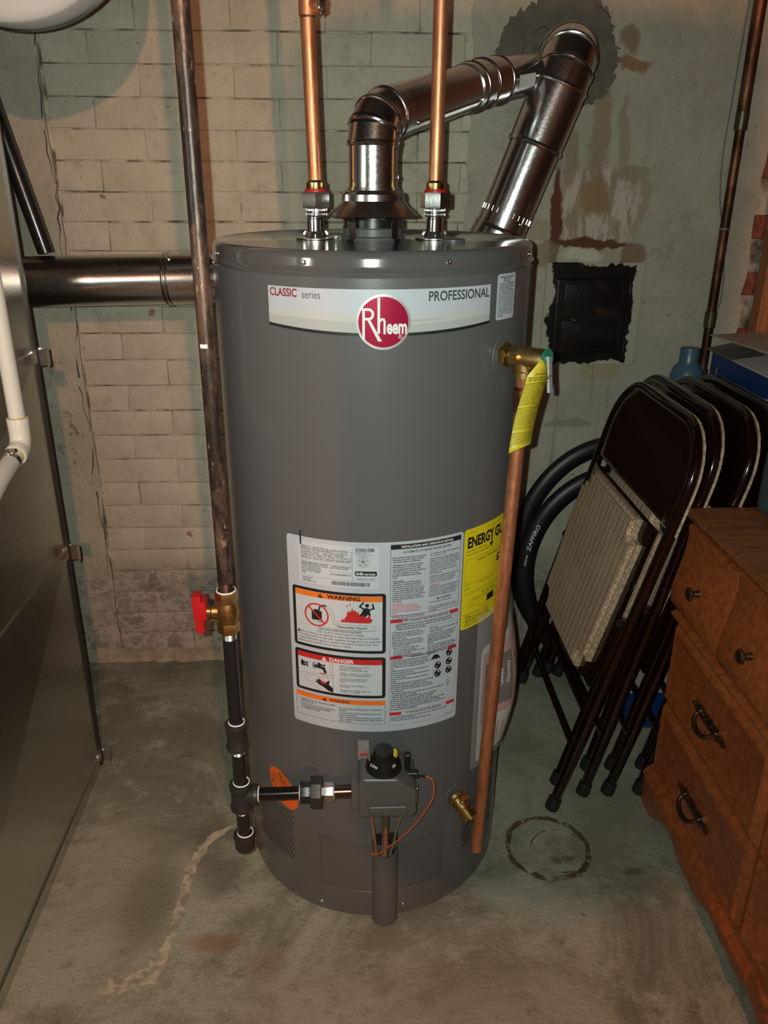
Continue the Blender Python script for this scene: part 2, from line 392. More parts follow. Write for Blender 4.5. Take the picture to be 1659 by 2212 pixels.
M['tank'] = simple('white_enamel', (.58, .58, .57), .45)
M['chair'] = simple('brown_gloss_steel', (.010, .0025, .002), .14, 0, coat=.3); M['rubber'] = simple('black_rubber', (.010, .010, .010), .6)
M['fabric'] = fabric('striped_weave')
M['cushedge'] = simple('cushion_edge', (.56, .40, .27), .9, var=.45, vscale=130, bump=.5, bscale=200)
M['tyre'] = simple('tyre_rubber', (.009, .010, .012), .42)
M['wood'] = wood('dresser_wood', (.40, .105, .030), (.25, .062, .018)); M['woodtop'] = wood('dresser_top', (.27, .085, .028), (.15, .048, .018))
M['post'] = wood('pine_post', (.34, .145, .055), (.24, .09, .035), (14, 14, 1.2), .6, 0)
M['bronze'] = simple('antique_bronze', (.20, .115, .07), .38, .9, var=.5, vscale=120, bump=.3, bscale=200)
M['door'] = door_black()
M['carton'] = simple('white_carton', (.50, .46, .42), .75); M['kraft'] = simple('kraft_carton', (.34, .21, .12), .8); M['blue'] = simple('carton_blue', (.006, .035, .15), .5)
M['bluejug'] = simple('blue_plastic', (.06, .13, .19), .35); M['case'] = simple('slate_plastic', (.055, .07, .075), .45)
M['wire'] = simple('grey_wire', (.14, .14, .14), .5); M['orangewire'] = simple('orange_wire', (.60, .13, .03), .45)
M['pink'] = simple('booklet_pink', (.50, .25, .24), .5, var=.2, vscale=200); M['maroon'] = simple('booklet_brown', (.055, .020, .018), .45)
M['paper'] = simple('booklet_paper', (.52, .50, .48), .5)
mp, ntp, bp_ = new_mat('clear_film'); bp_.inputs['Base Color'].default_value = (.9, .9, .9, 1); bp_.inputs['Roughness'].default_value = .08; bp_.inputs['IOR'].default_value = 1.15
bp_.inputs['Alpha'].default_value = .16; M['film'] = mp
M['porcelain'] = simple('porcelain', (.7, .68, .64), .3)

# ------------------------------------------------------------------ room shell
WY = .675; ZC = 2.14; XL, XR, YN = -2.1, 1.75, -4.2
def slab(name, c, d, m): b = MB(); b.box(c, d); return struct(b.build(name, m, None, 0))
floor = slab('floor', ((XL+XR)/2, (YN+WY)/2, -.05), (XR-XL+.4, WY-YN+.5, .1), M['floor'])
ceil = slab('ceiling', ((XL+XR)/2, (YN+WY)/2, ZC+.05), (XR-XL+.4, WY-YN+.5, .1), M['ceiling'])
slab('wall_left', (XL-.05, (YN+WY)/2, ZC/2), (.1, WY-YN+.3, ZC), M['roomwall'])
slab('wall_right', (XR+.05, (YN+WY)/2, ZC/2), (.1, WY-YN+.3, ZC), M['roomwall'])
slab('wall_front', ((XL+XR)/2, YN-.05, ZC/2), (XR-XL, .1, ZC), M['roomwall'])
wb = MB(); wb.box(((XL+XR)/2, WY+.105, ZC/2), (XR-XL, .2, ZC)); wb.box(((XL+XR)/2, WY+.005, ZC-.01), (XR-XL, .01, .02))
wall = struct(wb.build('wall_back', [M['joint']], None, 0))
# everything painted on the wall stands proud of its joint plane at y = WY+.005
def wobble(a, b, n, amp, seed, lo=0):
    r = random.Random(seed); return [(a[0]+(b[0]-a[0])*i/n + (r.uniform(-amp, amp) if 0 < i < n else 0), a[1]+(b[1]-a[1])*i/n + (r.uniform(-amp, amp)*.4 if 0 < i < n else 0)) for i in range(n)]
XZ = lambda y: Matrix(((1, 0, 0, 0), (0, 0, 1, y), (0, 1, 0, 0), (0, 0, 0, 1)))     # local (x,y,z)->(x, y+z, z)
def plaster(name, pts, y0, m):
    b = MB(); b.prism(pts, WY+.006-y0, XZ(y0)); return part(b, name, m, wall, 0)
# parged strip at the left of the cracked corner, and the smooth chimney plaster
plaster('plaster_strip', [(XL, .01), (-.705, .01)] + wobble((-.705, .03), (-.715, ZC-.03), 26, .006, 3) + [(-.715, ZC-.02), (XL, ZC-.02)], WY-.004, M['plaster'])
plaster('plaster_face', [(.238, .01), (.93, .01)] + wobble((.945, .6), (.935, 1.75), 30, .008, 4) + [(.93, ZC-.02), (.24, ZC-.02)] + wobble((.24, 1.9), (.238, .05), 60, .006, 5), WY-.0030, M['plaster'])
# painted bricks, one by one
def brick_mesh(name, L, H, D, seed, m, bev=.005, amp=.0022):
    bm = bmesh.new(); bmesh.ops.create_cube(bm, size=1); r = random.Random(seed)
    for v in bm.verts:
        v.co = Vector((v.co.x*L, v.co.y*D, v.co.z*H))
        v.co += Vector((r.uniform(-amp, amp)*1.4, r.uniform(-.0012, .0012), r.uniform(-amp, amp)))
    fe = [e for e in bm.edges if all(v.co.y < 0 for v in e.verts)]
    bmesh.ops.bevel(bm, geom=fe, offset=bev, segments=2, profile=.5, affect='EDGES')
    b = MB(); b.bm(bm); return b.mesh(name, m, 60)
CH = .0653; Z0 = 1.582
vars_ = {}
for key, mm in (('wall', M['wall']), ('bare', M['bare'])):
    vars_[key] = [brick_mesh('brick_'+key, .2063, CH-.0021, .05, 11+i, mm, .0022, .0011) for i in range(6)] 
    vars_[key+'h'] = [brick_mesh('brick_half_'+key, .0993, CH-.0021, .05, 31+i, mm, .0022, .0011) for i in range(3)]
rr = random.Random(5)
for k in range(-8, 25):
    zc = Z0 - CH*(k+.5)
    if zc < .03 or zc > ZC-.03: continue
    key = 'bare' if zc < .27 else 'wall'
    x = -.703 + (0 if k % 2 else -.0)
    first = k % 2 == 0
    while x < .25:
        L = .0995 if first else .2065
        first = False
        me = rr.choice(vars_[key+('h' if L < .15 else '')])
        o = link('brick', me, wall, Matrix.Translation((x+L/2, WY+.025+rr.uniform(-.0015, .0015), zc+rr.uniform(-.0008, .0008))) @ Matrix.Rotation(rr.uniform(-.005, .005), 4, 'Y') @ Matrix.Rotation(rr.uniform(-.008, .008), 4, 'Z') @ Matrix.Rotation(rr.choice((0, PI)), 4, 'Y'))
        x += L
# mortar cove at the foot of the wall
b = MB(); rr = random.Random(9); ys = []
for i in range(60):
    x = -.95 + i*.02; ys.append((x, WY-.028-rr.uniform(0, .012), .030+rr.uniform(-.006, .006)))
vs = []; fs = []
for i, (x, y, z) in enumerate(ys): vs += [(x, WY+.004, z), (x, y+.012, z*.7), (x, y, -.001)]
for i in range(len(ys)-1):
    a = i*3; fs += [[a, a+3, a+4, a+1], [a+1, a+4, a+5, a+2]]
b.add(vs, fs); part(b, 'mortar_cove', simple('cove_mortar', (.36, .30, .22), .9, var=.3, vscale=25, bump=.5), wall, 60)
# crack running down the corner: a thin recessed strip of dark filler proud of neither face
b = MB(); rr = random.Random(12); pts = []
for i in range(58): pts.append((-.714+.005*math.sin(i*.5)+rr.uniform(-.0045, .0045), 1.62-i*.0235))
vs = []; fs = []
for i, (x, z) in enumerate(pts):
    w = .0006+.0022*max(0, noise.noise(Vector((i*.31, 3, 1)))+.25)
    vs += [(x-w, WY-.0045, z), (x+w, WY-.0045, z)]
for i in range(len(pts)-1):
    if rr.random() < .72: fs.append([2*i, 2*i+1, 2*i+3, 2*i+2])
b.add(vs, fs); part(b, 'corner_crack', simple('crack_dark', (.06, .05, .04), .95), wall, 0)
# exposed red bricks past the broken plaster edge
rr = random.Random(21)
for k in range(0, 30):
    z = .30 + k*.068
    for j in range(3):
        L = .2; x = 1.045 + j*.212 - (.0 if k % 2 else -.09)
        me = brick_mesh('red_brick', L, .056, .03, 200+k*3+j, M['redbrick'], .004, .003) if j == 0 and k < 6 else rr.choice([mm for mm in bpy.data.meshes if mm.name.startswith('red_brick')])
        link('brick', me, wall, Matrix.Translation((x, WY+.012, z)))
b = MB(); b.box((1.33, WY+.015, ZC/2), (.82, .02, ZC-.04)); part(b, 'mortar_bed', M['mortar'], wall, 0)
b = MB(); b.box((1.005, .632, ZC/2), (.085, .045, ZC-.002), None, .002); tag(b.build('wooden_post', M['post'], None, 0), 'upright orange-brown wooden post standing before the exposed red brick', 'post')
# fresh cement patch round the vent pipes
out = [(.292, 1.545), (.300, 1.575), (.312, 1.60), (.335, 1.622), (.36, 1.632), (.385, 1.655), (.43, 1.672), (.48, 1.665), (.52, 1.64), (.545, 1.61), (.552, 1.585), (.566, 1.56), (.567, 1.52), (.558, 1.49), (.545, 1.468), (.525, 1.45), (.50, 1.44), (.46, 1.445), (.42, 1.45), (.37, 1.475), (.33, 1.50), (.30, 1.52)]
rr = random.Random(2); o2 = []
for i in range(len(out)):
    a, c = Vector(out[i]), Vector(out[(i+1) % len(out)])
    for t in (0, .2, .4, .6, .8): o2.append(tuple(a.lerp(c, t)+Vector((rr.uniform(-.007, .007), rr.uniform(-.007, .007)))))
b = MB(); b.prism(o2, .009, XZ(WY-.010)); part(b, 'cement_patch', M['cement'], wall, 0)
# repaired crack across the floor
cl = [(-.300, -.008, .006), (-.332, -.026, .012), (-.352, -.060, .013), (-.362, -.09, .012), (-.374, -.13, .013), (-.372, -.17, .010), (-.372, -.211, .011), (-.378, -.25, .010), (-.381, -.29, .011), (-.386, -.325, .014), (-.40, -.352, .022), (-.43, -.368, .030), (-.462, -.375, .020), (-.475, -.395, .010)]
rr = random.Random(8); Lp, Rp = [], []
for i in range(len(cl)-1):
    for t in range(4):
        p0, p1 = Vector(cl[i]), Vector(cl[i+1]); q = p0.lerp(p1, t/4); d = (p1-p0); n = Vector((-d.y, d.x, 0)).normalized()
        d = Vector(cl[min(i+2, len(cl)-1)])-Vector(cl[max(i-1, 0)]); n = Vector((-d.y, d.x, 0)).normalized(); w = min(q.z, .024)*rr.uniform(.45, 1.2); Lp.append((q.x+n.x*w, q.y+n.y*w)); w = min(q.z, .024)*rr.uniform(.45, 1.2); Rp.append((q.x-n.x*w, q.y-n.y*w))
b = MB(); n = len(Lp); b.add([(x, y, .0012) for x, y in Lp]+[(x, y, .0012) for x, y in Rp], [[i, i+1, n+i+1, n+i] for i in range(n-1)])
part(b, 'crack_filler', simple('crack_mortar', (.55, .485, .36), .9, var=.5, vscale=45, bump=.5, bscale=120), floor, 0)

# ------------------------------------------------------------------ printed labels wrapped on a cylinder
R0 = .254
def ang(d): return rad(d)*R0
def rrect(x0, y0, x1, y1, r=0., n=4):
    if r <= 0: return [(x0, y0), (x1, y0), (x1, y1), (x0, y1)]
    out = []
    for cx, cy, a in ((x1-r, y0+r, -90), (x1-r, y1-r, 0), (x0+r, y1-r, 90), (x0+r, y0+r, 180)):
        for k in range(n+1): t = rad(a+90*k/n); out.append((cx+r*math.cos(t), cy+r*math.sin(t)))
    return out
def ellipse(cx, cy, rx, ry, n=40, rot=0):
    c, s = math.cos(rot), math.sin(rot)
    return [(cx+c*rx*math.cos(2*PI*k/n)-s*ry*math.sin(2*PI*k/n), cy+s*rx*math.cos(2*PI*k/n)+c*ry*math.sin(2*PI*k/n)) for k in range(n)]
def text_bm(body, size, bold=0., res=2, xs=1., align='LEFT', line=1., shear=0.):
    cu = bpy.data.curves.new('t', 'FONT'); cu.body = body; cu.size = size; cu.offset = bold*size; cu.resolution_u = res
    cu.align_x = align; cu.space_line = line; cu.shear = shear; cu.fill_mode = 'FRONT' if hasattr(cu, 'fill_mode') else cu.fill_mode
    ob = bpy.data.objects.new('t', cu); COL.objects.link(ob)
    dg = bpy.context.evaluated_depsgraph_get(); me = bpy.data.meshes.new_from_object(ob.evaluated_get(dg))
    bm = bmesh.new(); bm.from_mesh(me); bpy.data.objects.remove(ob); bpy.data.curves.remove(cu); bpy.data.meshes.remove(me)
    for v in bm.verts: v.co.x *= xs
    return bm
class Print:
    """flat artwork in (arc, height) metres, wrapped round radius R; one mesh per ink"""
    def __init__(s, R=R0, step=.006): s.R = R; s.step = step; s.ink = {}; s.wrap = None
    def put(s, bm, m, lay):
        xs = [v.co.x for v in bm.verts]
        if not xs: bm.free(); return
        x0, x1 = min(xs), max(xs)
        if x1-x0 > s.step*1.5 and len(bm.faces) < 60:
            k = math.ceil(x0/s.step)
            while k*s.step < x1:
                bmesh.ops.bisect_plane(bm, geom=bm.verts[:]+bm.edges[:]+bm.faces[:], plane_co=(k*s.step, 0, 0), plane_no=(1, 0, 0)); k += 1
        r = s.R + .0004 + .00022*lay
        for v in bm.verts:
            if s.wrap: v.co = s.wrap(v.co.x, v.co.y, .0004+.00022*lay)
            else: a = v.co.x/R0; v.co = Vector((r*math.sin(a), -r*math.cos(a), v.co.y))
        s.ink.setdefault(m, MB()).bm(bm)
    def poly(s, pts, m, lay=1):
        bm = bmesh.new(); bm.faces.new([bm.verts.new((x, y, 0)) for x, y in pts]); s.put(bm, m, lay)
    def rect(s, x0, y0, x1, y1, m, lay=1, r=0.): s.poly(rrect(min(x0, x1), min(y0, y1), max(x0, x1), max(y0, y1), r), m, lay)
    def frame(s, x0, y0, x1, y1, w, m, lay=1):
        for q in ((x0, y0, x1, y0+w), (x0, y1-w, x1, y1), (x0, y0+w, x0+w, y1-w), (x1-w, y0+w, x1, y1-w)): s.rect(*q, m, lay)
    def stroke(s, pts, w, m, lay=1):
        for (ax, ay), (bx, by) in zip(pts[:-1], pts[1:]):
            d = Vector((bx-ax, by-ay)); 
            if d.length < 1e-9: continue
            n = Vector((-d.y, d.x)).normalized()*w/2; e = d.normalized()*w*.3
            s.poly([(ax-e.x+n.x, ay-e.y+n.y), (ax-e.x-n.x, ay-e.y-n.y), (bx+e.x-n.x, by+e.y-n.y), (bx+e.x+n.x, by+e.y+n.y)], m, lay)
    def text(s, body, x, y, size, m, lay=2, width=None, fit=None, bold=.012, align='LEFT', res=2, line=1., rot=0., shear=0., xs=1.):
        """x,y = baseline of the first line; width = exact width, fit = maximum width"""
        bm = text_bm(body, size, bold, res, xs, 'LEFT' if align == 'L' else align, line, shear)
        vx = [v.co.x for v in bm.verts]
        if not vx: bm.free(); return
        w = max(vx)-min(vx); k = 1.
        if width: k = width/w
        elif fit and w > fit: k = fit/w
        c, sn = math.cos(rot), math.sin(rot)
        for v in bm.verts:
            px, py = v.co.x*k, v.co.y
            v.co = Vector((x+c*px-sn*py, y+sn*px+c*py, 0))
        s.put(bm, m, lay)
    def para(s, body, x, y, lh, chars, width, m, lay=2, bold=.01, res=1):
        bold = bold+.02
        lines = []
        for pgh in body.split('\n'): lines += textwrap.wrap(pgh, chars) or ['']
        size = lh*.93
        s.text('\n'.join(lines), x, y-lh*.72, size, m, lay, fit=width, bold=bold, res=res, line=lh/size/1.0)
        return y-lh*len(lines)
    def build(s, parent, names):
        for m, mb in s.ink.items(): part(mb, names.get(m, 'print'), M[m], parent, 0)['kind'] = 'stuff'
INK = dict(ink='black_print', inkw='white_print', inkdr='maroon_print', inkg='charcoal_print', inkgr='grey_print', inkr='red_print', inko='orange_print',
           label='white_panel', lab2='white_panel', lgrey1='pale_wave', lgrey2='grey_wave', logored='red_disc', foil='silver_ring', yellow='yellow_panel')
def sheet(name, pts, m, parent, R=R0, label=None):
    P = Print(R); P.poly(pts, m, 0); return part(P.ink[m], name, M[m], parent, 0, label)

# ------------------------------------------------------------------ water heater
H = thing('water_heater', 'tall grey cylindrical gas water heater with white labels and round red logo', 'water heater', (0, 0, 0))
b = MB()
b.lathe([(.248, .012), (.2525, .0125), (.2535, .016), (.2535, .072), (.2515, .0735)], segs=128)
part(b, 'base_band', M['heater'], H, 30)
b = MB(); b.lathe([(.2505, .072), (.2540, .0735), (R0, .08), (R0, 1.166), (.2525, 1.168), (.2515, 1.172)], segs=128); jacket = part(b, 'jacket', M['heater'], H, 30)
b = MB()
b.lathe([(.2515, 1.170), (.2545, 1.1685), (.2558, 1.171), (.2558, 1.1735), (.2535, 1.177), (.2525, 1.181), (.2525, 1.190), (.2515, 1.1955), (.2485, 1.1995), (.2455, 1.2008), (.2435, 1.2000), (.242, 1.1992), (0, 1.1992)], segs=128)
part(b, 'lid', simple('grey_enamel_lid', (.092, .091, .094), .12, 0, coat=.8), H, 30)
def on_cyl(d, z, r=R0): a = rad(d); return Vector((r*math.sin(a), -r*math.cos(a), z))
def out_dir(d): a = rad(d); return Vector((math.sin(a), -math.cos(a), 0))
b = MB(); b.lathe([(.0035, -.001), (.0035, .0012), (.0026, .0022), (0, .0024)], segs=10); b.box((0, 0, .0023), (.0045, .0008, .0006)); b.box((0, 0, .0023), (.0008, .0045, .0006))
screw_me = b.mesh('screw', M['bright'], 40)
def screw(p, d, parent, name='screw', k=1.):
    q = Vector(d).to_track_quat('Z', 'Y').to_matrix().to_4x4(); return link(name, screw_me, parent, Matrix.Translation(p) @ q @ Matrix.Scale(k, 4))
for d in (-68, -23.1, 22.3, 67, 112, -112): screw(on_cyl(d, 1.185, .2526), out_dir(d), H)
screw(on_cyl(11, .035, .2535), out_dir(11), H); screw(on_cyl(-24, .03, .2535), out_dir(-24), H)
# knock-out plugs on the lid
for x, y in ((-.06, .085), (.125, -.03), (.05, .10)):
    b = MB(); b.lathe([(.019, .0), (.019, .0015), (.016, .0026), (0, .003)], (x, y, 1.1992), segs=24); part(b, 'lid_plug', M['heater2'], H)

# flue collar, draft hood
b = MB(); b.lathe([(.050, 0), (.0505, .004), (.0470, .006), (.0470, .016), (.0485, .018)], (0, 0, 1.199), segs=48); part(b, 'flue_collar', M['heater2'], H)
b = MB(); b.lathe([(.0470, .016), (.0470, .0285), (.0480, .029), (.0480, .030), (.044, .030), (.044, .005)], (0, 0, 1.199), segs=48); part(b, 'flue_ring', M['blackplastic'], H)
hood = MB(); hood.lathe([(.0715, 1.2335), (.0720, 1.2345), (.052, 1.2525), (.0498, 1.2560), (.0495, 1.2655), (.0470, 1.2690), (.0405, 1.2715), (.0400, 1.2760), (.0395, 1.276), (.0395, 1.270), (.0465, 1.2675), (.048, 1.264), (.048, 1.256), (.0505, 1.2515), (.0700, 1.2342)], segs=64)
hood = part(hood, 'draft_hood', galv('hood_steel', (.48, .48, .49), .24, .01), H, 30)
for d in (-38, 38, 142, -142):
    b = MB(); t = out_dir(d); s_ = Vector((-t.y, t.x, 0))
    pts = [t*.058+Vector((0, 0, 1.2445)), t*.060+Vector((0, 0, 1.236)), t*.0525+Vector((0, 0, 1.226)), t*.0525+Vector((0, 0, 1.203)), t*.060+Vector((0, 0, 1.2003))]
    vs = []
    for p in pts:
        for sx in (-1, 1):
            for dr in (0, 1): vs.append(p+s_*.0065*sx+t*.0012*dr)
    fs = []
    for i in range(len(pts)-1):
        A = i*4; B = A+4; fs += [[A, A+2, B+2, B], [A+1, B+1, B+3, A+3], [A, B, B+1, A+1], [A+2, A+3, B+3, B+2]]
    b.add(vs, fs); part(b, 'hood_leg', M['galv'], hood, 20)
screw((-.058, -.06, 1.2035), (0, 0, 1), H)

# nipples on the lid
for x, lab in ((-.091, None), (.098, None)):
    b = MB(); b.lathe([(.0135, -.001), (.0135, .030), (.0125, .031), (.0125, .034)], (x, 0, 1.199), segs=24); part(b, 'nipple', M['bright'], H)
    b = MB(); b.lathe([(.031, .0008), (.031, .002), (.0195, .0035), (.0185, .0045), (.0145, .0115), (.0138, .0120)], (x, 0, 1.199), segs=40); part(b, 'escutcheon', M['zinc'], H)
    b = MB()
    for k in range(8): a = 2*PI*k/8; b.box((x+.0165*math.cos(a), .0165*math.sin(a), 1.2075), (.005, .0012, .006), Matrix.Rotation(a, 3, 'Z') @ Matrix.Rotation(rad(-40), 3, 'Y'))
    part(b, 'escutcheon_tabs', M['bright'], H, 0)

# ---- top banner
A0, A1 = ang(-36.4), ang(39.0); XC = (A0+A1)/2
low = lambda x, z0=1.099, k=.0088: z0 - k*(1-((x-XC)/((A1-A0)/2))**2)
xs_ = [A0+(A1-A0)*i/36 for i in range(37)]
ban = sheet('brand_banner', [(x, low(x)) for x in xs_] + [(A1, 1.1525), (A0, 1.1525)], 'label', H, R0, 'white brand banner with grey waves and black lower edge')
P = Print()
P.poly([(x, low(x, 1.1022, .0078)) for x in xs_] + [(x, 1.1135-.001*math.cos((x-XC)*9)) for x in xs_[::-1]], 'lgrey2', 1)
P.poly([(x, 1.1135-.001*math.cos((x-XC)*9)) for x in xs_] + [(x, 1.1205) for x in xs_[::-1]], 'lgrey1', 1)
hl = xs_[:18]; P.poly([(x, 1.1145-.0075*((x-A0)/(XC-A0))**1.2) for x in hl] + [(x, 1.1185-.0095*((x-A0)/(XC-A0))**1.2) for x in hl[::-1]], 'lgrey1', 2)
hr = xs_[20:]; P.poly([(x, 1.1035+.0085*((x-XC)/(A1-XC))) for x in hr] + [(x, 1.1065+.0095*((x-XC)/(A1-XC))) for x in hr[::-1]], 'lgrey1', 2)
P.poly([(x, low(x)) for x in xs_] + [(x, low(x, 1.1028, .0082)) for x in xs_[::-1]], 'ink', 3)
P.text('CLASSIC', A0+.0035, 1.1398, .0152, 'inkdr', 3, width=.0440, bold=.022, res=3)
P.text('TM', A0+.0485, 1.1475, .0026, 'inkgr', 3, bold=0)
P.text('series', A0+.0550, 1.1388, .0150, 'inkgr', 3, width=.0270, bold=.004, res=3)
P.text('PROFESSIONAL', A1-.1045, 1.1362, .0182, 'inkg', 3, width=.1005, bold=.018, res=3)
P.text('TM', A1-.0036, 1.1485, .0026, 'inkgr', 3, bold=0)
P.build(ban, INK)
# ---- round logo
LX, LZ, LR = ang(1.55), 1.1095, .0370
logo = sheet('brand_logo', ellipse(LX, LZ, LR, LR, 64), 'foil', H, R0+.001, 'round red foil logo with silver rim')
P = Print(R0+.001)
P.poly(ellipse(LX, LZ, LR*.915, LR*.915, 64), 'logored', 1)
u = LR/37.
def LP(pts): return [(LX+x*u, LZ+y*u) for x, y in pts]
P.poly(LP([(-28.5, 16), (-25, 16), (-25, -24), (-28.5, -24)]), 'inkw', 2)                    # R stem
bowl = [(-26, 18.6), (-20, 18.6)] + [(-20+7.2*math.sin(t), 11.0+7.6*math.cos(t)) for t in [PI*k/10 for k in range(1, 10)]] + [(-20, 3.4), (-26, 3.4)]
inn = [(-25, 15.6), (-20.4, 15.6)] + [(-20.4+4.6*math.sin(t), 11.0+4.6*math.cos(t)) for t in [PI*k/10 for k in range(1, 10)]] + [(-20.4, 6.4), (-25, 6.4)]
P.stroke(LP([(-28, 17), (-20.2, 17)] + [(-20.2+5.9*math.sin(t), 10.7+6.3*math.cos(t)) for t in [PI*k/12 for k in range(0, 13)]] + [(-25, 4.4)]), 3.4*u, 'inkw', 2)
P.poly(LP([(-22.5, 4.2), (-18.3, 4.2), (-2.0, -25.5), (-7.2, -25.5)]), 'inkw', 2)              # R leg
P.poly(LP([(-8.2, 32), (-4.6, 33), (-4.6, -15.0), (-8.2, -15.0)]), 'inkw', 2)                  # tall h stem
P.stroke(LP([(-5.5, 0.5), (-2.8, 4.2), (0.2, 4.0), (1.4, 1.2), (1.4, -15)]), 3.0*u, 'inkw', 2)
P.text('eem', LX+4.2*u, LZ-15.0*u, 27*u, 'inkw', 2, width=27.5*u, bold=.032, res=3)
P.text('R', LX+21.5*u, LZ-21*u, 4*u, 'inkw', 2, bold=0)
P.stroke([(LX+23*u+2.6*u*math.cos(t), LZ-19.6*u+2.6*u*math.sin(t)) for t in [2*PI*k/14 for k in range(15)]], .5*u, 'inkw', 2)
P.build(logo, INK)
# ---- relief valve notice
x0, x1 = ang(42.2), ang(52.8)
tpl = sheet('relief_valve_notice', rrect(x0, 1.1005, x1, 1.1645, .004), 'lab2', H, R0, 'narrow white notice with lines of small black text')
P = Print()
lines = ['TEMPERATURE - PRESSURE', 'RELIEF VALVE', 'IMPORTANT', 'FOLLOW THE MAINTENANCE', 'PROCEDURES FOR RELIEF', 'VALVES AS DIRECTED IN THE', 'INSTRUCTION MANUAL.', 'THIS WATER HEATER IS PROVIDED', 'WITH A TEMPERATURE AND PRES-', 'SURE RELIEF VALVE LISTED AS COM-', 'PLYING WITH THE STANDARD FOR', 'RELIEF VALVES AND AUTOMATIC', 'SHUT-OFF DEVICES FOR HOT WATER', 'SUPPLY SYSTEMS, ANSI Z21.22.', 'FOR SAFE OPERATION OF THE WATER', 'HEATER, THE RELIEF DEVICE MUST', 'NOT BE REMOVED FROM ITS DESIG-', 'NATED POINT OF INSTALLATION OR', 'PLUGGED.']
for i, t in enumerate(lines):
    z = 1.1595 - i*.00305; c = i < 7
    P.text(t, (x0+x1)/2 if c else x0+.0035, z, .0031, 'ink', 1, fit=x1-x0-.007, bold=.03 if c else .02, align='CENTER' if c else 'LEFT', res=1)
P.rect(x0+.005, 1.1585, x1-.005, 1.1589, 'ink', 1)
P.build(tpl, INK)

# ---- main instruction label
X0, X1, ZB, ZT = ang(-33.5), ang(32.2), .434, .782
ml = sheet('instruction_label', rrect(X0, ZB, X1, ZT, .006), 'label', H, R0, 'large white instruction label with warning panels and fine print')
P = Print()
# rating plate sticker
rx0, rx1, rz0, rz1 = ang(-28.6), ang(.2), .7035, .7745
P.rect(rx0, rz0, rx1, rz1, 'lab2', 1, .003)
P.rect(ang(-27.9), .768, ang(-27.3), .792, 'ink', 3, .0012)                                 # felt-pen mark over the label edge
def rt_(t, fx, z, s, w=None, m='ink', bd=.02): P.text(t, rx0+fx*(rx1-rx0), z, s, m, 3, fit=w, bold=bd, res=1)
rt_('SERIAL NO.  Q202015683', .035, .7655, .0036, .05); rt_('MFG. DATE 22JUN2020', .36, .7645, .0036, .035)
rt_('MODEL NO.  PROG40S-36N RH62', .035, .7610, .0036, .05); rt_('Cap. U.S. Gals. 40', .42, .7600, .0036, .03)
rt_('Input BTU/H  36,000', .035, .7565, .0036, .05); rt_('TYPE GAS - NATURAL', .32, .7560, .0036, .04)
rt_('Gas PRESS. IN. W.C. - Manifold - 4.0   Max. Inlet - 10.5  Min. Inlet - 5.0', .035, .7520, .0036, .082)
rt_('ANSI Z21.10.1 - CSA 4.1-2017  CATEGORY I NATURAL DRAFT', .035, .7470, .0042, .082)
for z in (.7645, .7600, .7555, .7510, .7460, .7420): P.rect(rx0+.004, z-.0004, rx0+.0875, z-.0001, 'ink', 3)
P.rect(rx0+.0875, .7160, rx0+.0879, .7695, 'ink', 3); P.rect(rx0+.053, .7180, rx0+.0533, .7420, 'ink', 3)
P.rect(rx0+.053, .7295, rx0+.0875, .7298, 'ink', 3); P.rect(rx0+.004, .7165, rx1-.004, .7168, 'ink', 3)
P.para('MINIMUM CLEARANCES FROM COMBUSTIBLE CONSTRUCTION: 1 Sides and Rear - 4 Front and 6 Vent Above. If flue pipe is in closet allow 12 from jacket opening. May be installed on or above a combustible flooring.', rx0+.0045, .7405, .0034, 44, .046, 'ink', 3, .015)
P.para('CERTIFIED FOR INSTALLATION UP TO 10100 FT. ALTITUDE', rx0+.0545, .7400, .0032, 26, .031, 'ink', 3, .015)
P.para('MAX. WORKING PRESSURE 150 PSI', rx0+.0545, .7265, .0032, 32, .031, 'ink', 3, .015)
P.para('Water Heater Division, Inc.\nBryn Heating Systems\nMontgomery, Alabama 36117 USA', rx0+.0055, .7150, .0030, 40, .024, 'ink', 3, .01)
def bars(xa, xb, za, zb, seed):
    r = random.Random(seed); x = xa
    while x < xb-.0012:
        w = r.choice((.0004, .0004, .0008, .0011)); P.rect(x, za, x+w, zb, 'ink', 3); x += w+r.choice((.0004, .0005, .0009))
bars(ang(-7.8), ang(-1.0), .7665, .7725, 3); rt_('0 20352 65847 6', .715, .7635, .0032); rt_('Manufactured in Mexico, 2020', .72, .7605, .0022)
bars(ang(-16.3), ang(-2.6), .7075, .7140, 4)
cx, cz = ang(-5.1), .7500                                                                     # star emblem
P.stroke([(cx+.0098*math.cos(t), cz+.0098*math.sin(t)) for t in [2*PI*k/28 for k in range(29)]], .0003, 'inkg', 3)
P.stroke([(cx+.0075*math.cos(t), cz+.0075*math.sin(t)) for t in [2*PI*k/28 for k in range(29)]], .0003, 'inkg', 3)
st = [(cx+(.0075 if k % 2 == 0 else .0031)*math.sin(PI*k/5), cz+(.0075 if k % 2 == 0 else .0031)*math.cos(PI*k/5)) for k in range(11)]
P.stroke(st, .0005, 'inkg', 3); P.poly(ellipse(cx, cz, .0016, .0021, 12), 'inkg', 3)
for i, ch in enumerate('DESIGN'): t = rad(130-i*16); P.text(ch, cx+.0081*math.cos(t)-.0006, cz+.0081*math.sin(t)-.0006, .0022, 'inkg', 3, bold=.01, res=1)
for i, ch in enumerate('CERTIFIED'): t = rad(212+i*14); P.text(ch, cx+.0085*math.cos(t)-.0006, cz+.0085*math.sin(t)-.0006, .0022, 'inkg', 3, bold=.01, res=1)
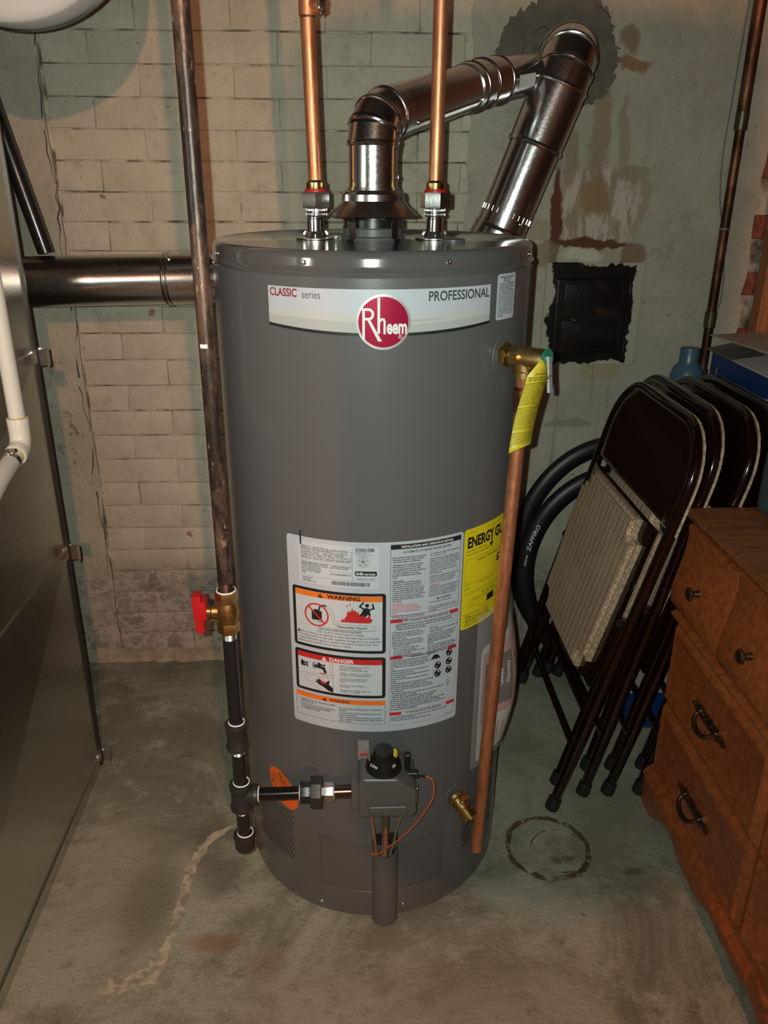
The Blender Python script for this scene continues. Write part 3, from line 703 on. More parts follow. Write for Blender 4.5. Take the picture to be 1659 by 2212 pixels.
P.rect(ang(-7.9), .7255, ang(-.3), .7335, 'ink', 3, .002); P.text('AHRI', ang(-7.6), .7272, .0062, 'inkw', 4, width=.0118, bold=.035); P.text('CERTIFIED', ang(-4.75), .7272, .0040, 'inkw', 4, width=.0175, bold=.03)
rt_('ASSEMBLED IN MEXICO', .74, .7192, .0028)
# boxed panels
def panel(xa, xb, za, zb, zc, zd, ink, t):
    P.rect(xa, za, xb, zb, 'ink', 1, .005); ia, ib = xa+.0055, xb-.0055
    P.rect(ia, za+.0052, ib, zb-.0048, 'lab2', 2, .0015); P.rect(ia, zc, ib, zd, ink, 3, .0008)
def tri(x, z, s, m='ink', lay=4, mark='inko'):
    P.poly([(x-s*.58, z), (x+s*.58, z), (x, z+s)], m, lay); P.rect(x-s*.055, z+s*.30, x+s*.055, z+s*.68, mark, lay+1); P.rect(x-s*.055, z+s*.12, x+s*.055, z+s*.22, mark, lay+1)
pa, pb = ang(-31.8), ang(2.9)
panel(pa, pb, .5865, .6950, .6805, .6900, 'inko', 0)
tri(ang(-20.6), .6812, .0080); P.text('WARNING', ang(-18.0), .6820, .0098, 'ink', 4, width=.053, bold=.03)
# petrol can struck out
ccx, ccz = ang(-22.2), .6495
P.poly([(ccx-.0085, ccz-.011), (ccx+.009, ccz-.013), (ccx+.009, ccz+.0075), (ccx+.004, ccz+.0075), (ccx+.003, ccz+.0095), (ccx-.003, ccz+.0100), (ccx-.0035, ccz+.0080), (ccx-.0085, ccz+.0080)], 'ink', 4)
P.stroke([(ccx+.004, ccz+.007), (ccx+.0048, ccz+.013), (ccx+.0075, ccz+.017), (ccx+.0115, ccz+.0185), (ccx+.016, ccz+.018)], .0032, 'inkg', 4)
P.text('FLAMMABLE', ccx-.0083, ccz-.0115, .0036, 'inkw', 5, width=.0170, bold=.02)
P.stroke([(ccx+.0195*math.cos(t), ccz+.0195*math.sin(t)) for t in [2*PI*k/36 for k in range(37)]], .0027, 'inkr', 6)
P.stroke([(ccx-.0138, ccz+.0138), (ccx+.0138, ccz-.0138)], .0027, 'inkr', 6)
# flames
fx0, fz0 = ang(-14.8), .6425; fw_ = ang(-1.7)-fx0
fl_ = [(0, 0), (.06, .03), (.12, .02), (.18, .20), (.22, .15), (.26, .34), (.30, .40), (.29, .62), (.32, .58), (.36, .80), (.37, .60), (.42, .72), (.44, .95), (.47, .70), (.53, .78), (.55, .62), (.60, .70), (.63, .50), (.70, .62), (.74, .42), (.78, .55), (.82, .30), (.88, .42), (.90, .62), (.94, .55), (.93, .30), (1.0, .20), (.96, .06), (.9, 0)]
P.poly([(fx0+x*fw_, fz0+z*.030) for x, z in fl_], 'inkr', 4)
for x, z in ((.28, .85), (.36, .95), (.97, .80)): P.poly([(fx0+(x+dx)*fw_, fz0+(z+dz)*.030) for dx, dz in ((0, 0), (.03, .1), (.05, .22), (.015, .16))], 'inkr', 4)
mx, mz = ang(-4.2), .662                                                                       # the figure in the flames
P.poly(ellipse(mx+.002, mz+.0125, .0032, .0033, 18), 'ink', 5)
P.poly([(mx-.010, mz-.008), (mx-.0045, mz-.005), (mx-.001, mz-.0085), (mx+.003, mz-.004), (mx+.0075, mz-.006), (mx+.006, mz+.006), (mx+.0025, mz+.0085), (mx-.003, mz+.0075)], 'ink', 5)
P.stroke([(mx-.003, mz+.006), (mx-.0095, mz+.0105), (mx-.0035, mz+.0175)], .0026, 'ink', 5); P.stroke([(mx+.0055, mz+.005), (mx+.0125, mz+.0070), (mx+.0105, mz+.0150)], .0026, 'ink', 5)
# vapour trail
P.stroke([(ccx+.0165, ccz+.0165), (ccx+.023, ccz+.010), (ccx+.0255, ccz), (ccx+.027, ccz-.010), (ccx+.0335, ccz-.0155)], .0004, 'inkg', 4)
P.stroke([(ccx+.0165, ccz+.0195), (ccx+.027, ccz+.013), (ccx+.0295, ccz), (ccx+.0315, ccz-.0075)], .0004, 'inkg', 4)
wv = []
for k in range(12): wv += [(ccx+.030+k*.0049, ccz-.0125+.0006*(k % 2)), (ccx+.0325+k*.0049, ccz-.0108)]
P.stroke(wv, .0004, 'inkg', 4); P.stroke([(x, 2*(ccz-.0163)-z) for x, z in wv], .0004, 'inkg', 4)
P.stroke([(ccx+.0915+.0040*math.cos(t), ccz-.0163+.0040*math.sin(t)) for t in [2*PI*k/16-PI*.9 for k in range(15)]], .0004, 'inkg', 4)
P.text('Flammable Vapors', ccx+.0345, ccz-.0178, .0056, 'ink', 4, width=.047, bold=.02)
P.rect(pa+.0055, .6285, pb-.0055, .6288, 'inkg', 3)
P.text('FIRE AND EXPLOSION HAZARD', (pa+pb)/2+.004, .6235, .0052, 'ink', 4, width=.070, bold=.012, align='CENTER')
P.text('Can result in serious injury or death', (pa+pb)/2+.004, .6185, .0052, 'ink', 4, width=.075, bold=.005, align='CENTER')
tri(pa+.0098, .6120, .0062, 'ink', 4, 'lab2')
for i, t in enumerate(('Do not store or use gasoline or other flammable vapors and liquids', 'in the vicinity of this or any other appliance. Storage of or use of gasoline', 'or other flammable vapors or liquids in the vicinity of this or any other', 'appliance can result in serious injury or death.')):
    P.text(t, pa+(.0145 if i == 0 else .0068), .6128-i*.0056, .0053, 'ink', 4, width=(.1285, .1400, .1350, .092)[i], bold=.006)
# danger panel
panel(pa, pb, .5010, .5795, .5652, .5750, 'inkr', 0)
tri(ang(-19.8), .5662, .0078, 'inkw', 4, 'inkr'); P.text('DANGER', ang(-17.8), .5668, .0094, 'inkw', 4, width=.0405, bold=.03)
dx = ang(-16.6); P.rect(dx, .5065, dx+.0005, .5652, 'inkg', 3)
P.stroke([(pa+.006, .5345), (pa+.05, .5395), (dx, .5400)], .0004, 'inkg', 4); P.stroke([(dx-.004, .5650), (dx-.004, .5420), (dx, .5390)], .0004, 'inkg', 4)
P.stroke([(pa+.045, .5075), (pa+.018, .5275), (pa+.022, .5335), (dx, .5345)], .0004, 'inkg', 4)
for ox, oz in ((pa+.0135, .5535), (pa+.044, .5550)):
    P.poly(ellipse(ox, oz, .0028, .0060, 14), 'ink', 4)
    for a in range(4): t = rad(45+90*a); P.poly(ellipse(ox+.0065+.0032*math.cos(t), oz-.0008+.0034*math.sin(t), .0026, .0018, 10, t), 'ink', 4)
P.stroke([(pa+.036+.0032*math.cos(t), .5535+.0056*math.sin(t)) for t in [2*PI*k/14 for k in range(15)]], .0012, 'ink', 4)
P.stroke([(pa+.036, .5530), (pa+.046, .5520), (pa+.0525, .5500), (pa+.055, .5440)], .0046, 'ink', 4)
P.text('HOT', pa+.0455, .5385, .0056, 'inkr', 5, width=.0115, bold=.03)
P.stroke([(pa+.0525, .5420), (pa+.0490, .5290)], .0004, 'inkr', 4); P.stroke([(pa+.0565, .5420), (pa+.0600, .5290)], .0004, 'inkr', 4)
hand = [(0, 0), (-.010, .0065), (-.0155, .0085), (-.0190, .0115), (-.0250, .0130), (-.0185, .0145), (-.0235, .0175), (-.0165, .0170), (-.0180, .0215), (-.0120, .0175), (-.0040, .0150), (.0015, .0200), (.0028, .0180), (.0010, .0120), (.0080, .0060), (.0080, -.0025)]
hx, hz = dx-.008, .5095; P.poly([(hx+x, hz+z) for x, z in hand], 'ink', 5)
P.poly([(hx-.0155, hz+.0150), (hx-.011, hz+.0170), (hx-.003, hz+.0145), (hx-.002, hz+.0120), (hx-.010, hz+.0115)], 'inkr', 6)
tx = ang(-14.0)
for i, (t, w) in enumerate((('Water temperature over 125°F', .047), ('can cause severe burns', .037), ('instantly or death from scalds.', .047), (None, 0), ('Children, disabled and elderly are', .053), ('at highest risk of being scalded.', .050), (None, 0), ('See instruction manual before', .047), ('setting temperature at water', .044), ('heater.', .011), (None, 0), ('Feel water before bathing or', .043), ('showering.', .017), (None, 0), ('Temperature limiting  valves are', .051), ('available, see manual.', .034))):
    if t: P.text(t, tx, .5588-i*.00325, .0044, 'ink', 4, width=w, bold=.008, res=1)
# lower warning
P.frame(pa-.001, .4495, pb, .4960, .0006, 'inkg', 1); P.rect(pa-.001, .4872, pb, .4960, 'inko', 2)
tri(ang(-20.0), .4880, .0072); P.text('WARNING', ang(-18.0), .4886, .0086, 'ink', 4, width=.0345, bold=.02)
P.para('Sealed burner access door - Removed by a qualified service person only.', pa+.008, .4835, .0040, 50, .062, 'ink', 3)
P.para('If burner access door is removed, gasket must be replaced and all four torque resistant screws tightened securely.', pa+.008, .4745, .0040, 46, .062, 'ink', 3)
P.para('Do not operate if rubber grommet or sight glass is damaged.', pa+.077, .4800, .0040, 50, .072, 'ink', 3)
P.para('Do not operate if any of the burner access door screws are missing.', pa+.077, .4715, .0040, 52, .072, 'ink', 3)
P.para('Failure to follow the above instructions may result in a fire or explosion, causing property damage, personal injury or death.', pa+.077, .4630, .0040, 54, .072, 'ink', 3)
for bx, bz in ((pa+.0055, .4822), (pa+.0055, .4732), (pa+.0745, .4787), (pa+.0745, .4702), (pa+.0745, .4617)): P.poly(ellipse(bx, bz, .0006, .0006, 8), 'ink', 3)
# right-hand column
qa, qb = ang(4.4), ang(31.0); qw = qb-qa
P.frame(qa, .6535, qb, .7775, .0006, 'ink', 1); P.rect(qa, .7695, qb, .7775, 'ink', 2)
P.text('INSTALLATION AND OPERATION DETAILS', (qa+qb)/2+.0005, .7715, .0056, 'inkw', 3, width=.086, bold=.022, align='CENTER')
P.text('AUTOMATIC STORAGE WATER HEATER', (qa+qb)/2, .7625, .0056, 'ink', 3, width=.080, bold=.016, align='CENTER')
c1, c2, cw = qa+.003, qa+.0625, .053
z = P.para('Read and follow water heater warnings and instructions. If owners manual is missing contact the retailer or manufacturer.', c1, .7570, .0036, 44, cw, 'ink', 3, .02)
z = P.para('This appliance must be installed in accordance with local codes or, in the absence of local codes, the National Fuel Gas Code, ANSI Z223.1/NFPA 54 or the CSA B149.1, Natural Gas and Propane Installation Code. Not for Installation in Manufactured Home (Mobile home).', c1, z-.0016, .0036, 46, cw, 'ink', 3, .02)
P.text('Water Leakage', c1, z-.0046, .0038, 'ink', 3, bold=.03, width=.0175, res=1)
z = P.para('                            - Regardless of the material from which a water heater is constructed, it will at some time leak, due to the corrosive action of water. This water heater must not be located in an area where leakage will result in damage to adjacent area or lower floors. When such area cannot be avoided, it is recommended that a suitable catch pan, adequately drained, be installed under the water heater. See Use and Care Manual.'.strip(), c1, z-.0050, .0036, 46, cw, 'ink', 3, .02)
P.text('CAUTION', c1, z-.0040, .0036, 'inkr', 3, bold=.03, res=1)
z = P.para('Hotter water increases the risk of scald injury. Prior to final changes information on this water heater. See Use and Care Manual for instructions before changing the temperature setting.', c1, z-.0044, .0034, 46, cw*.9, 'inkr', 3)
P.text('WARNING', c1, z-.0040, .0036, 'inkr', 3, bold=.03, res=1); P.text('- Any thermostat setting above', c1+.0125, z-.0040, .0036, 'ink', 3, fit=.040, res=1)
P.para('125°F may cause severe burns and consume energy unnecessarily.', c1, z-.0044, .0036, 44, cw, 'ink', 3)
z = P.para('For operation at outlet water temperatures not in excess of 160°F.', c2, .7580, .0036, 44, cw, 'ink', 3)
z = P.para('Suitable for water (potable) heating and space heating. Do not connect this water heater to any heating system or component(s) that have previously been used with a nonpotable water heating appliance. Do not introduce toxic chemicals, such as those used for boiler treatment, into this heater, or the attached space heating loop.', c2, z-.0018, .0036, 46, cw, 'ink', 3)
z = P.para('Water heater is equipped with a single-use gas shut-off device. If service is required, the complete control valve must be replaced. Contact your local service technician.', c2, z-.0018, .0036, 46, cw, 'ink', 3)
P.text('WARNING:', c2, z-.0046, .0036, 'inkr', 3, bold=.03, res=1)
z = P.para('California law requires that this water heater must be braced, anchored, or strapped to resist falling or moving during an earthquake. See Use and Care Manual for information regarding correct installation procedures.', c2, z-.0052, .0036, 46, cw, 'ink', 3)
tri(c2+.016, z-.0068, .0050, 'ink', 3, 'label'); P.text('WARNING:', c2+.0205, z-.0062, .0040, 'ink', 3, bold=.03, res=1)
P.para('Cancer and Reproductive Harm', c2, z-.0085, .0034, 46, cw, 'ink', 3); P.para('This product is certified to meet or exceed the following material standards governing low lead content.', c2, z-.0165, .0034, 46, cw, 'ink', 3)
# safety / lighting / turn-off panels
def head(z, t, tw, x):
    P.rect(qa, z-.0060, qa+.020, z, 'inkr', 2); P.rect(qb-.0165, z-.0060, qb, z, 'inkr', 2); P.rect(qa, z-.0006, qb, z, 'inkr', 2)
    P.text(t, x, z-.0048, .0052, 'ink', 3, width=tw, bold=.022, align='CENTER')
P.frame(qa, .4445, qb, .6475, .0005, 'inkr', 1)
head(.6475, 'FOR YOUR SAFETY READ BEFORE OPERATING', .077, (qa+qb)/2+.001)
P.frame(qa+.008, .6275, qb-.006, .6400, .0004, 'ink', 1); tri(qa+.0115, .6355, .0034, 'ink', 3, 'label')
P.para('    WARNING: If you do not follow these instructions and the Use & Care Manual instructions exactly, a fire or explosion may result causing property damage, personal injury or loss of life.', qa+.010, .6395, .0037, 76, .096, 'ink', 3, .02)
z = P.para('A. This appliance has a pilot which is lit by a piezo-electric spark gas ignition system. Do NOT open the inner door of this appliance and try to light the pilot by hand.', c1, .6255, .0034, 48, cw, 'ink', 3, .02)
z = P.para('B. BEFORE LIGHTING smell all around the appliance area for gas. Be sure to smell next to the floor because some gas is heavier than air and will settle on the floor.', c1, z-.0010, .0034, 48, cw, 'ink', 3, .02)
z = P.para('WHAT TO DO IF YOU SMELL GAS\n- Do not try to light any appliance.\n- Do not touch any electric switch; do not use any phone in your building.\n- Immediately call your gas supplier from a neighbor\'s phone. Follow the gas supplier\'s', c1+.002, z-.0010, .0034, 46, cw, 'ink', 3, .02)
z = P.para('instructions.\n- If you cannot reach your gas supplier, call the fire department.', c2+.003, .6255, .0034, 46, cw, 'ink', 3, .02)
z = P.para('C. Use only your hand to turn the gas control knob. Never use tools. If the knob will not turn by hand, do not try to repair it, call a qualified service technician. Force or attempted repair may result in a fire or explosion.', c2, z-.0010, .0034, 46, cw, 'ink', 3, .02)
P.para('D. Do not use this appliance if any part has been under water. Immediately call a qualified service technician to inspect the appliance and to replace any part of the control system and any gas control which has been under water.', c2, z-.0010, .0034, 46, cw, 'ink', 3, .02)
head(.5800, 'LIGHTING INSTRUCTIONS', .045, (qa+qb)/2-.003)
z = P.para('1) Stop! Read the safety information above on this label.\n2) Wait (5) five minutes to clear out any gas. If you then smell gas, STOP! Follow B in the safety information above on this label. If you do not smell gas, go to the next step.\n3) Remove the outer door from the water heater. Do not attempt to remove the inner door.', c1-.001, .5735, .0039, 58, .064, 'ink', 3, .02)
z = P.para('4) Locate the pilot burner spark igniter, which is located on top of the gas control.\n5) Start from the OFF position, turn knob to the PILOT position.\n6) Depress the ignition button. Hold down the control knob and repeat until the pilot is lit. The pilot flame can only be seen through the sight glass window located on the inner door.\n7) Continue to hold down the control knob for about (1) minute after the pilot is lit.', c1-.001, z-.0004, .0039, 62, .073, 'ink', 3, .02)
z = P.para('   If the ignition button will not pop up when released, stop and immediately call your service technician or gas supplier.\n   If the pilot will not stay lit after several tries, turn the control knob clockwise to OFF and call your service technician or gas supplier.\n8) Once the pilot flame is established, replace the outer door.\n9) Turn the control knob counter-clockwise to the ON position (Fig 2). The main burner will light unless the water heater and the appliance is in OFF mode.\n10) To increase the water temperature, turn the control knob counter-clockwise to the desired temperature setting (Fig. 3).', c1-.001, z-.0004, .0039, 84, .098, 'ink', 3, .02)
P.frame(qa+.0655, .5615, qa+.0905, .5765, .0004, 'ink', 2); P.poly([(qa+.069, .5635), (qa+.087, .5635), (qa+.0845, .5675), (qa+.0815, .5715), (qa+.0745, .5715), (qa+.0715, .5675)], 'ink', 3)
for fx, fz in ((qa+.1035, .5690), (qa+.1035, .5520), (qa+.1035, .5355), (qa+.0825, .5500), (qa+.0825, .5340)):
    P.frame(fx-.0090, fz-.0080, fx+.0090, fz+.0080, .0003, 'ink', 2); P.poly(ellipse(fx, fz, .0062, .0066, 20), 'ink', 3); P.poly(ellipse(fx+.0015, fz+.0032, .0015, .0016, 10), 'inkw', 4); P.poly(ellipse(fx-.0020, fz-.0020, .0011, .0012, 10), 'inkw', 4)
P.stroke([(qa+.103, .5230), (qa+.1045, .5180), (qa+.101, .5150), (qa+.106, .5120), (qa+.102, .5080), (qa+.1045, .5020)], .0006, 'ink', 3); P.stroke([(qa+.1015, .5150), (qa+.1015, .5070), (qa+.1075, .5070), (qa+.1075, .5130)], .0004, 'ink', 3)
head(.4715, 'TO TURN GAS OFF TO THE APPLIANCE', .064, (qa+qb)/2)
P.para('1) To maintain a flame at the pilot burner with the main burner off, turn the control knob clockwise to the PILOT position (Fig 1).\n2) Turn the control knob clockwise to the OFF position (Fig 1).', c1-.001, .4640, .0036, 92, .100, 'ink', 3, .02)
P.text('AP21018-A', qb-.0150, .4465, .0026, 'ink', 3, res=1)
P.build(ml, INK)

# ---- yellow energy label
ex0, ex1 = ang(32.6), ang(64.5)
el = sheet('energy_label', rrect(ex0, .601, ex1, .782, .005), 'yellow', H, R0, 'yellow energy label beside the white instruction label')
P = Print()
P.text('U.S. Government', ex0+.006, .7735, .0030, 'ink', 1, bold=.01, res=1); P.text('Federal law prohibits removal of this label before consumer purchase.', ex0+.052, .7735, .0026, 'ink', 1, fit=.085, bold=.005, res=1)
P.text('ENERGY', ex0+.007, .7490, .0255, 'ink', 1, width=.066, bold=.045, res=3); P.text('GUIDE', ex0+.076, .7490, .0255, 'ink', 1, width=.058, bold=.045, res=3)
P.rect(ex0+.0655, .7415, ex0+.0690, .7570, 'ink', 1); P.poly([(ex0+.0612, .7435), (ex0+.0672, .7345), (ex0+.0732, .7435), (ex0+.0695, .7425), (ex0+.0650, .7425)], 'ink', 1)
P.text('Water Heater - Natural Gas', ex0+.006, .7415, .0040, 'ink', 1, bold=.01, res=1); P.text('Tank Size (Storage Capacity): 38 gallons', ex0+.006, .7355, .0040, 'ink', 1, fit=.058, bold=.01, res=1)
P.frame(ex0+.005, .6645, ex1-.005, .7285, .0004, 'ink', 1)
P.text('Estimated Yearly Energy Cost', ex0+.031, .7205, .0058, 'ink', 1, bold=.008); P.text('$206', ex0+.085, .7020, .020, 'ink', 1, bold=.03)
P.rect(ex0+.010, .6835, ex1-.012, .6840, 'ink', 1); P.rect(ex0+.010, .6800, ex0+.0105, .6895, 'ink', 1); P.text('$177', ex0+.0085, .6745, .0044, 'ink', 1, res=1); P.text('Cost Range of Similar Models', ex0+.036, .6785, .0036, 'ink', 1, res=1)
P.text('The estimated yearly energy cost of this model was not available at the time the range was published.', ex0+.007, .6672, .0025, 'ink', 1, fit=.12, bold=.005, res=1)
P.text('First Hour Rating', ex0+.046, .6570, .0052, 'ink', 1, bold=.012); P.text('(How much hot water you get in the first hour of use)', ex0+.022, .6515, .0044, 'ink', 1, fit=.085, bold=.01)
P.frame(ex0+.012, .6385, ex0+.100, .6485, .0004, 'ink', 1); P.rect(ex0+.037, .6385, ex0+.0373, .6485, 'ink', 1); P.rect(ex0+.062, .6360, ex0+.083, .6485, 'ink', 1)
P.text('very small', ex0+.017, .6425, .0033, 'ink', 2, res=1); P.text('low', ex0+.047, .6425, .0033, 'ink', 2, res=1); P.text('Estimated yearly cost', ex0+.040, .6330, .0030, 'ink', 1, res=1)
for i, t in enumerate(('Your cost will depend on your utility rates and use.', 'Cost range based only on models fueled by natural gas with medium first hour rating.', 'Estimated energy cost is based on a national average natural gas cost of $1.09 per therm.', 'Estimated yearly energy use: 189 therms.')):
    P.para(t, ex0+.009, .6290-(0, .0055, .0125, .0205)[i], .0038, 46, .085, 'ink', 1); P.poly(ellipse(ex0+.0062, .6276-(0, .0055, .0125, .0205)[i], .0008, .0008, 8), 'ink', 1)
P.build(el, INK)
# ---- orange oval sticker
ox, oz = ang(-42.0), .262
os_ = sheet('orange_sticker', ellipse(ox, oz, .0440, .0300, 40, rad(-50)), 'orange', H, R0, 'orange oval sticker behind the gas pipe')
P = Print(); c_, s_ = math.cos(rad(-50)), math.sin(rad(-50))
def OT(t, dx, dy, sz, w, bd=.02): P.text(t, ox+c_*dx-s_*dy, oz+s_*dx+c_*dy, sz, 'ink', 1, width=w, bold=bd, rot=rad(-50), res=1)
OT('DO NOT BLOCK', -.028, .0115, .0070, .056, .03); OT('Combustion air openings', -.020, .0055, .0036, .040); OT('on this appliance', -.014, .0010, .0036, .028); OT('DO NOT BLOCK', -.024, -.0190, .0064, .048, .03)
P.build(os_, INK)
# ---- air intake perforations (too small to count): two diamond fields
b = MB()
def slots(d0, d1, z0, z1):
    nx, nz = 15, 15
    for i in range(nx):
        for j in range(nz):
            d = d0+(d1-d0)*(i+.5*(j % 2))/nx; z = z0+(z1-z0)*j/nz
            x = ang(d); w, h = .0023, .0029; r = R0+.00035; q = []
            for dx, dz in ((-w, h*.2), (-w*.2, h), (w, -h*.2), (w*.2, -h)): a = (x+dx)/R0; q.append((r*math.sin(a), -r*math.cos(a), z+dz))
            b.add(q, [[0, 1, 2, 3]])
slots(-60, -36.5, .108, .222); slots(40, 66, .108, .222)
o = part(b, 'intake_slots', M['ink'], H, 0); o['kind'] = 'stuff'
# ---- burner hatch: shallow cover with raised channel
b = MB(); bm = bmesh.new(); NX, NZ = 56, 16; grid = []
ha0, ha1, hz0, hz1 = ang(-24.5), ang(29), .074, .196
for j in range(NZ+1):
    row = []
    for i in range(NX+1):
        x = ha0+(ha1-ha0)*i/NX; e = min(i, NX-i)/NX; t = j/NZ
        ztop = hz1-.012*max(0, 1-abs(x-ang(3))/.085)*1.0 + .004*(abs(x-ang(3))/.1)
        z = hz0+(ztop-hz0)*t; off = .0012 if (0 < i < NX and 0 < j < NZ) else -.0006
        if j == NZ-1: t = .992; z = hz0+(ztop-hz0)*t; off = .0035 if 0 < i < NX else off
        a = x/R0; r = R0+off; row.append(bm.verts.new((r*math.sin(a), -r*math.cos(a), z)))
    grid.append(row)
for j in range(NZ):
    for i in range(NX): bm.faces.new((grid[j][i], grid[j][i+1], grid[j+1][i+1], grid[j+1][i]))
b.bm(bm); hatch = part(b, 'burner_hatch', M['heater2'], H, 25)
# channel: half tube, open at the top
b = MB(); ca = 3.3; cen = on_cyl(ca, 0, .247); od = out_dir(ca); sd = Vector((-od.y, od.x, 0)); rr_ = .0245; n = 16
for r_, flip in ((rr_, 0), (rr_-.0016, 1)):
    vs = []; fs = []
    for k in range(n+1):
        t = PI*k/n-PI/2
        p = cen+od*(r_*math.cos(t)*.98)+sd*(r_*math.sin(t))
        zt = .190-.020*math.cos(t)**2 - (.0 if abs(t) < 1.3 else -.012)
        vs += [(p.x, p.y, .004), (p.x, p.y, zt)]
    for k in range(n): fs.append([2*k, 2*k+2, 2*k+3, 2*k+1])
    b.add(vs, fs)
part(b, 'channel_cover', M['heater2'], hatch, 40)
b = MB(); b.box(on_cyl(ca, .185, .2535), (.045, .003, .055), Matrix.Rotation(rad(ca), 3, 'Z')); part(b, 'burner_opening_shade', M['ink'], H, 0)  # black block stands in for the shade inside the gap above the hatch
# ---- gas control valve
gv = MB(); od = Vector((0, -1, 0))
def yz_prism(mb, outline, x0, x1, bev=.004):
    bm = bmesh.new(); f = bm.faces.new([bm.verts.new((x0, y, z)) for y, z in outline]); r = bmesh.ops.extrude_face_region(bm, geom=[f])
    for v in [g for g in r['geom'] if isinstance(g, bmesh.types.BMVert)]: v.co.x = x1
    bmesh.ops.recalc_face_normals(bm, faces=bm.faces)
    if bev: bmesh.ops.bevel(bm, geom=bm.edges[:], offset=bev, segments=3, profile=.6, affect='EDGES')
    mb.bm(bm)
bm = bmesh.new(); f = bm.faces.new([bm.verts.new((x, -.262, z)) for x, z in ((-.030, .333), (.054, .333), (.060, .341), (.060, .384), (.030, .409), (-.026, .411), (-.033, .404), (-.033, .337))]); r = bmesh.ops.extrude_face_region(bm, geom=[f])
for v in [g for g in r['geom'] if isinstance(g, bmesh.types.BMVert)]: v.co.y = -.344
bmesh.ops.recalc_face_normals(bm, faces=bm.faces); bmesh.ops.bevel(bm, geom=bm.edges[:], offset=.0048, segments=3, profile=.6, affect='EDGES'); gv.bm(bm)
gv.box((-.037, -.315, .3655), (.016, .044, .044), None, .004, 2)
gv = part(gv, 'gas_control', M['valvegrey'], H, 30)
b = MB(); b.box((.014, -.346, .3505), (.062, .007, .018), None, .0034, 3); part(b, 'control_boss', M['valvegrey'], gv, 50)
b = MB(); b.box((-.024, -.278, .4165), (.020, .026, .022), None, .004, 2); part(b, 'sight_window', simple('smoky_window', (.25, .22, .21), .15, .1), gv)
b = MB(); b.box((-.024, -.2915, .4175), (.012, .001, .0045)); part(b, 'status_light', M['inkr'], gv, 0)
kd = Vector((0, -.12, 1)).normalized(); kp = Vector((.0075, -.313, .4125))
b = MB(); b.lathe([(.0, -.004), (.0285, -.004), (.0292, -.001), (.0286, .003), (.0272, .005), (.0274, .0075), (.0266, .0095)], kp, kd, 48); part(b, 'dial_base', M['blackplastic'], gv)
b = MB(); pr_ = [(.0268, .0090), (.0260, .0120), (.0198, .0215), (.0165, .0285), (.0158, .0340), (.0145, .0356), (0, .0356)]; b.lathe(pr_, kp, kd, 40); 
for k in range(18): pass
knob = part(b, 'dial_knob', M['blackplastic'], gv, 40)
e1 = Vector((1, 0, 0)); e2 = kd.cross(e1)
def on_dial(x, y, up_): return kp+e1*x+e2*y+kd*up_
def dial_text(t, a, r, sz, up_, tilt, m='inkw'):
    bm = text_bm(t, sz, .03, 2, 1, 'CENTER'); ra = rad(a); rd = (e1*math.cos(ra)+e2*math.sin(ra)); tg = kd.cross(rd)
    sl = (rd*math.sin(tilt)-kd*math.cos(tilt)).normalized()*-1
    mb = MB()
    for v in bm.verts: v.co = kp+rd*r+kd*up_+tg*v.co.x+sl*v.co.y+(rd*math.cos(tilt)+kd*math.sin(tilt))*.0006
    mb.bm(bm); part(mb, 'dial_mark', M[m], knob, 0)
dial_text('LOW', 228, .0244, .0062, .0150, rad(33)); dial_text('PILOT', 184, .0232, .0044, .0170, rad(33)); dial_text('HI', 312, .0244, .0066, .0150, rad(33))
b = MB(); b.lathe([(.0066, 0), (.0066, .0065), (.0056, .0085), (0, .0092)], kp+e1*.0165+e2*.0010+kd*.022, kd, 24); part(b, 'ignition_button', simple('yellow_button', (.62, .47, .02), .4), knob)
b = MB(); b.box((.0470, -.302, .4100), (.0085, .012, .034), None, .001); b.box((.0540, -.306, .3885), (.020, .013, .011), None, .001); part(b, 'igniter_block', M['blackplastic'], gv)
b = MB(); b.box((.0615, -.325, .365), (.0025, .012, .03), None, .001); part(b, 'wire_clip', M['zinc'], gv)
def smooth_path(pts, n=8):
    P_ = [Vector(p) for p in pts]; out = []
    for i in range(len(P_)-1):
        a, b_, c, d = P_[max(i-1, 0)], P_[i], P_[i+1], P_[min(i+2, len(P_)-1)]
        for k in range(n):
            t = k/n; out.append(.5*((2*b_)+(-a+c)*t+(2*a-5*b_+4*c-d)*t*t+(-a+3*b_-3*c+d)*t**3))
    return out+[P_[-1]]
b = MB(); b.tube(smooth_path([(.060, -.309, .3865), (.0765, -.310, .3860)], 3), .0021, 8); part(b, 'wire_sleeve', M['blackplastic'], gv)
b = MB(); b.tube(smooth_path([(.0765, -.310, .3860), (.086, -.310, .381), (.0905, -.310, .371), (.0910, -.310, .344), (.079, -.310, .315), (.060, -.306, .278), (.038, -.298, .243), (.020, -.286, .214), (.004, -.276, .190), (-.010, -.268, .178)]), .0014, 8); part(b, 'igniter_wire', M['orangewire'], gv)
b = MB(); b.lathe([(.011, 0), (.0105, -.004), (.0075, -.014), (.0065, -.020), (0, -.020)], (.0125, -.300, .336), segs=20); part(b, 'manifold_hub', M['valvegrey'], gv)
b = MB(); b.tube([(.0125, -.300, .322), (.0125, -.298, .272)], .0062, 16); part(b, 'manifold_sleeve', simple('olive_tube', (.13, .115, .075), .4, .6), gv)
b = MB(); zz = [(.0125, -.298+(.272-z)*.30, z) for z in [.272-i*.0011 for i in range(85)]]; b.tube(zz, [.0060 if i % 2 else .0052 for i in range(85)], 14); part(b, 'manifold_flex', M['bright'], gv, 20)
b = MB(); b.lathe([(.006, 0), (.006, -.004), (.0045, -.005), (.0045, -.011), (.003, -.012)], (-.012, -.303, .335), segs=6); part(b, 'pilot_nut', M['brass'], gv, 20)
